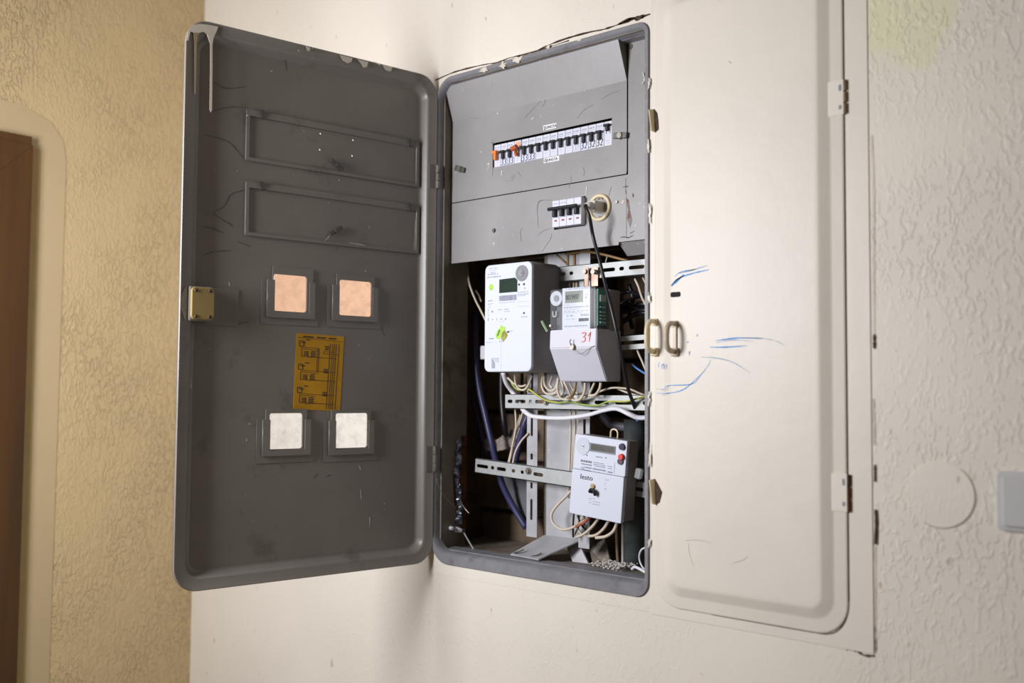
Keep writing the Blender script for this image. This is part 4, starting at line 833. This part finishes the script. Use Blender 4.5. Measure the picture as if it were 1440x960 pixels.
for k, P in enumerate(([(785, 532, .04), (784, 548, .04), (789, 560, .042), (799, 561, .045), (806, 555, .045), (809, 546, .045)],
                       [(793, 536, .045), (798, 546, .045), (803, 557, .05), (808, 562, .06)],
                       [(810, 537, .04), (808, 549, .04), (803, 557, .042), (797, 561, .045)],
                       [(823, 538, .042), (822, 550, .042), (817, 560, .044), (809, 563, .046), (803, 560, .05)],
                       [(845, 538, .042), (843, 547, .042), (837, 555, .044), (828, 556, .048)],
                       [(836, 538, .046), (832, 547, .048), (827, 556, .052), (815, 562, .056)],
                       [(800, 536, .052), (806, 548, .054), (815, 554, .056), (822, 548, .056)],
                       [(789, 535, .055), (793, 548, .056), (788, 556, .058), (780, 556, .06)])):
    wire(P, (.0026, .0021, .0021, .0027, .0026, .0021, .0017, .0021)[k], M_wireold if k == 2 else M_wire, labs[k], group=G2)
wire([(838, 553, .05), (850, 548, .055), (864, 545, .06), (885, 547, .065), (900, 553, .07), (911, 557, .075)], .0019, M_wire, 'upper cream wire running right from the middle meter to the frame')
wire([(868, 546, .07), (880, 551, .07), (893, 555, .072), (911, 559, .078)], .0019, M_wire, 'lower cream wire running right to the frame behind the black cord')
for k, u in enumerate((802, 808, 813.5)):
    wire([(u, 574, .09), (u+.5, 600, .09), (u-.5, 640, .092), (u-3, 700, .094)], .0023, M_wire, ('left', 'middle', 'right')[k]+' of three cream wires running straight down onto the grey back plate', group='straight cream wires on the back plate')
# left side cables
wire([(667, 440, .13), (669, 500, .115), (674, 545, .11), (683, 585, .105), (691, 620, .105), (697, 646, .11), (707, 682, .12), (722, 712, .13), (740, 742, .135)], .0068, M_cablenavy, 'thick navy cable running down the left of the cabinet behind the lowest rail', 'cable')
wire([(664, 560, .15), (672, 590, .15), (679, 620, .15), (684, 640, .15)], .005, M_cablenavy, 'thin navy cable beside and behind the thick one at lower left', 'cable')
wire([(706, 520, .13), (706, 560, .13), (709, 595, .13), (712, 612, .14)], .0065, M_cableblack, 'dark cable hanging left of the third rail, above the rubble', 'cable')
wire([(742, 585, .125), (737, 600, .12), (731, 620, .12), (724, 650, .12)], .0075, M_cablenavy, 'dark navy cable slanting behind the slotted upright', 'cable')
wire([(657, 374, .09), (660, 398, .08), (668, 420, .07), (676, 436, .06), (684, 452, .06)], .0022, M_wire, 'cream wire slanting down to the tall meter from the grey cover')
wire([(669, 408, .09), (674, 416, .09), (677, 424, .09)], .0017, M_wire, 'short thin cream wire beside the slanting one at upper left')
wire([(724.5, 573, .085), (725.5, 600, .082), (721, 625, .08), (715, 650, .078)], .0018, M_wire, 'straight thin cream wire dropping behind the lowest rail')
wire([(736, 577, .09), (729, 600, .088), (723, 620, .082), (716, 652, .078)], .0016, M_wire, 'thin cream wire bowing to meet the straight one at the lowest rail')
wire([(743, 609, .082), (733, 620, .08), (725, 635, .078), (721, 652, .078)], .0019, M_wire, 'thin cream wire curving from the slotted upright to the lowest rail')
wire([(732, 583, .1), (728, 596, .1), (727, 604, .1)], .0014, M_wire, 'shortest thin cream wire end above the rubble')
# right side
wire([(893, 392, .09), (898, 403, .085), (903, 418, .08), (911, 434, .075)], .0022, M_wire, 'cream wire crossing the dark upper right corner under the top rail')
wire([(904, 390, .09), (908, 398, .09), (914, 410, .09)], .0018, M_wire, 'short cream wire end by the frame under the top rail')
wire([(895, 489, .08), (899, 499, .07), (904, 510, .06), (912, 530, .05)], .0019, M_wire, 'cream wire slanting out below the left handle')
wire([(889, 512, .08), (896, 518, .075), (912, 528, .07)], .0018, M_wireblue, 'bright blue wire end below the second rail at right')
tag(mk('wire_sleeve', tube([at(897, 580, .088), at(897, 592, .092)], .0035, 8, smooth=False), M_wireblue, smooth=True), 'small blue sleeve on the end of the black power cord', 'sleeve')
wire([(898, 556, .075), (898, 570, .085), (897, 585, .09)], .0014, M_wire, 'thin pale wire ending beside the black cord tip')
for k, P in enumerate(([(871, 412, .13), (885, 410, .14), (898, 414, .13), (915, 420, .12)], [(868, 430, .13), (882, 422, .13), (895, 418, .11), (915, 412, .1)], [(872, 440, .12), (888, 434, .11), (900, 428, .1), (915, 428, .1)], [(876, 452, .13), (888, 444, .12), (900, 440, .1), (915, 440, .1)], [(880, 425, .1), (893, 432, .095), (903, 436, .09), (915, 434, .09)], [(885, 400, .14), (890, 420, .14), (885, 440, .14), (889, 462, .14)])):
    wire(P, (.004, .003, .0055, .005, .003, .004)[k], M_cableblack, ('topmost glossy black cable tangled in the dark right corner', 'thin black cable rising to the right in the dark right corner', 'thickest glossy black cable tangled in the dark right corner', 'lowest glossy black cable tangled in the dark right corner', 'thin black cable dipping to the right in the dark right corner', 'black cable hanging upright in the dark right corner between rails')[k], 'cable', group='black cable tangle at the right')
# below tilted meter
labs = ['cream wire sweeping in a wide arc left of the tilted meter', 'cream wire in the first short arc below the tilted meter', 'cream wire in the middle arc below the tilted meter', 'cream wire in the outermost right arc below the tilted meter', 'dark old wire hanging from the left of the tilted meter', 'second dark wire behind the arcs of the tilted meter', 'pale wire crossing behind the arcs of the tilted meter', 'brownish wire crossing steeply under the tilted meter']
for k, P in enumerate(([(803, 690, .07), (794, 700, .068), (784, 710, .066), (776, 722, .064), (777, 734, .062), (787, 743, .06), (798, 744, .06), (812, 738, .058), (830, 727, .056)],
                       [(843, 727, .055), (834, 739, .056), (822, 750, .058), (811, 755, .062)], [(856, 732, .052), (849, 743, .054), (838, 752, .056), (827, 754, .058)], [(868, 734, .052), (863, 746, .052), (852, 754, .054), (838, 756, .056)],
                       [(807, 722, .062), (806, 738, .064), (806, 755, .068)], [(812, 724, .062), (818, 738, .064), (827, 748, .07)], [(815, 724, .066), (812, 740, .068), (818, 752, .07)], [(822, 727, .07), (814, 740, .07), (808, 752, .075)])):
    wire(P, (.0026, .0027, .0027, .003, .0018, .0018, .0019, .0016)[k], (M_wire, M_wire, M_wire, M_wire, M_cableblack, M_cableblack, M_wire, M_wireold)[k], labs[k], group=G3)
wire([(810, 740, .056), (820, 735, .055), (829, 728, .054)], .0029, mat('red_brown_wire', (.45, .14, .08), .5), 'red-brown taped length of wire under the tilted meter')
# old wires above the top rail
labs = ['long old yellowed wire arching above the top rail'] + [f'{n_} old yellowed wire rising behind the left end of the top rail' for n_ in ('first', 'second', 'third', 'fourth')]
for k, P in enumerate(([(795, 357, .09), (825, 354, .085), (850, 358, .08), (880, 366, .085), (912, 374, .09)], [(799, 350, .10), (799, 372, .10), (800, 404, .10)], [(808, 350, .10), (808, 380, .10), (806, 406, .10)], [(783, 358, .10), (791, 365, .10), (798, 372, .098)], [(791, 360, .11), (792, 385, .11), (792, 404, .11)])):
    wire(P, (.0026, .0027, .0034, .002, .0024)[k], M_wireold, labs[k], group='old yellowed wires behind the top rail')
wire([(854, 360, .1), (852, 368, .1), (851, 372, .1)], .0012, M_wire, 'tiny pale wire tip above the top rail')
for k, u in enumerate((801, 807, 811)): wire([(u, 397, .085), (u, 408, .085)], .0024, M_wire, ('left', 'middle', 'right')[k]+' pale wire stub between the top rail and the middle meter', group='pale wire stubs under the top rail')
# conduits, rubble, foil
tag(mk('conduit', tube([at(893, 590, .125), at(893, 700, .125), at(893, 830, .125)], .0205, 20, smooth=False), M_pipe, smooth=True), 'thick dark green-grey vertical conduit in the right corner', 'pipe')
wire([(843, 576, .15), (850, 588, .15), (862, 597, .15), (885, 601, .15)], .0085, mat('grey_hose', (.16, .16, .20), .4), 'grey bent hose behind the tilted meter', 'pipe', name='hose', seg=12)
wire([(867, 736, .14), (868, 770, .14), (870, 802, .13)], .0035, mat('brown_tube', (.16, .10, .05), .6), 'thin brown tube left of the thick conduit', 'pipe', name='tube')
wire([(876, 736, .13), (876, 770, .13), (876, 804, .12)], .003, mat('pale_tube', (.38, .36, .33), .5), 'thin pale tube touching the thick conduit', 'pipe', name='tube')
wire([(843, 770, .16), (850, 785, .15), (862, 797, .14)], .003, mat('brown_tube2', (.09, .08, .075), .6), 'dark bent tube low in the shadow', 'pipe', name='tube')
bm = bmesh.new(); A0 = [at(797, 770, .10), at(812, 760, .11), at(829, 796, .09), at(808, 796, .085)]; loopskin(bm, [A0, [q+Vector((0, .004, 0)) for q in A0]], True, True)
tag(mk('metal_offcut', bm, M_galv), 'pale sheet-metal offcut leaning under the strap at the bottom', 'offcut')
bm = bmesh.new(); A0 = [at(828, 770, .13), at(850, 757, .14), at(862, 806, .10), at(836, 802, .09)]; loopskin(bm, [A0, [q+Vector((0, .004, 0)) for q in A0]], True, True)
tag(mk('metal_offcut', bm, M_dirty), 'dark sheet-metal offcut standing beside the pale one at the bottom', 'offcut')
bm = bmesh.new(); A0 = [at(703, 666, .16), at(741, 676, .15), at(742, 748, .14), at(732, 735, .15), at(715, 700, .16)]; loopskin(bm, [A0, [q+Vector((0, .004, 0)) for q in A0]], True, True)
tag(mk('metal_offcut', bm, mat('dull_grey_sheet', (.17, .17, .19), .6, var=.2)), 'dull grey sheet offcut behind the navy cable at lower left', 'offcut')
def rock(P, Y, th, seed, m=M_rubble):
    Q = [at(u, v, Y) for u, v in P]; bm = prism([(q.x, q.z) for q in Q], Y, Y+th)
    bmesh.ops.subdivide_edges(bm, edges=bm.edges, cuts=3, use_grid_fill=True)
    for v in bm.verts: v.co += Vector(noise.noise_vector(v.co*90+Vector((seed, 0, 0))))*.0035
    return bm
tag(mk('rubble_lump', rock([(698, 618), (706, 612), (712, 611), (717, 605), (731, 601), (731, 612), (724, 617), (722, 627), (706, 633), (699, 633)], .15, .03, 3), M_rubble), 'jagged pinkish masonry lump behind the thin cream wires', 'rubble')
tag(mk('rubble_lump', rock([(678, 622), (684, 617), (690, 620), (693, 633), (680, 634)], .15, .03, 5), M_rubble), 'small squarish pinkish masonry lump left of the navy cable', 'rubble')
bm = bmesh.new()
for k in range(240):
    c = at(random.uniform(838, 882), 800, .07); x = c.x+random.uniform(-.004, .004); y = random.uniform(.050, .10); s = random.uniform(.0008, .0026)
    z = .026+s*.3+random.uniform(0, .007)
    bmesh.ops.create_icosphere(bm, subdivisions=1, radius=s, matrix=Matrix.Translation((x, y, z)) @ Matrix.Diagonal((1.3, 1, .7, 1)))
o = tag(mk('plaster_crumbs', bm, mat('grey_crumbs', (.60, .56, .54), .9)), 'heap of grey plaster crumbs at the bottom right of the cabinet', 'debris'); o['kind'] = 'stuff'
mk('floor_plate', box(-.06, .56, .05, .235, .012, .022), M_dirty, cab)
wire([(912, 768, .03), (902, 773, .035), (899, 784, .04), (903, 796, .04), (912, 806, .04)], .0016, M_wirewhite, 'white wire loop in the bottom right corner by the frame')
wire([(912, 807, .03), (902, 801, .035), (893, 797, .04), (889, 800, .045)], .0026, M_wirewhite, 'short white cable end lying at the bottom right corner', 'cable')
# crumpled foil and cable remains in the rusty hole
bm = tube([atX(645, 616, .008), atX(644, 640, .010), atX(643, 665, .012), atX(645, 690, .012), atX(647, 715, .010), atX(645, 735, .012)], .0055, 9, k=12)
for v in bm.verts: v.co += Vector(noise.noise_vector(v.co*130))*.006
tag(mk('foil_cable', bm, M_foil), 'crumpled foil-wrapped cable end poking from the rusty hole at left', 'cable')
wire([(646, 700, .04), (652, 712, .03), (660, 722, .03)], .0010, M_steel, 'frayed wire strand curling from the rusty hole')
wire([(613, 672, .0), (620, 690, .005), (632, 705, .02), (643, 714, .035)], .0006, M_steel, 'very thin strand from the lower hinge to the rusty hole')
tag(mk('wall_plug', merge(tube([at(633.5, 742, .028), at(641, 744, .05)], .0038, 10, smooth=False), tube([at(641, 744, .05), at(650, 746, .055)], .0055, 10, smooth=False, r1=.004)), mat('white_peg', (.62, .62, .68), .5), smooth=True), 'white plastic wall plug sticking out near the cabinet bottom left', 'wall plug')
wire([(652, 748, .06), (660, 762, .055), (668, 775, .05)], .0015, M_galv, 'thin grey strand standing behind the bottom tray at left')
tag(mk('terminal_tag', merge(bbox(0, .018, 0, .006, 0, .027, .001, 1)), M_whiteg, None, loc=at(675.5, 505, .066)), 'small white tab peeking out left of the tall meter', 'tab')
bpy.context.view_layer.update()
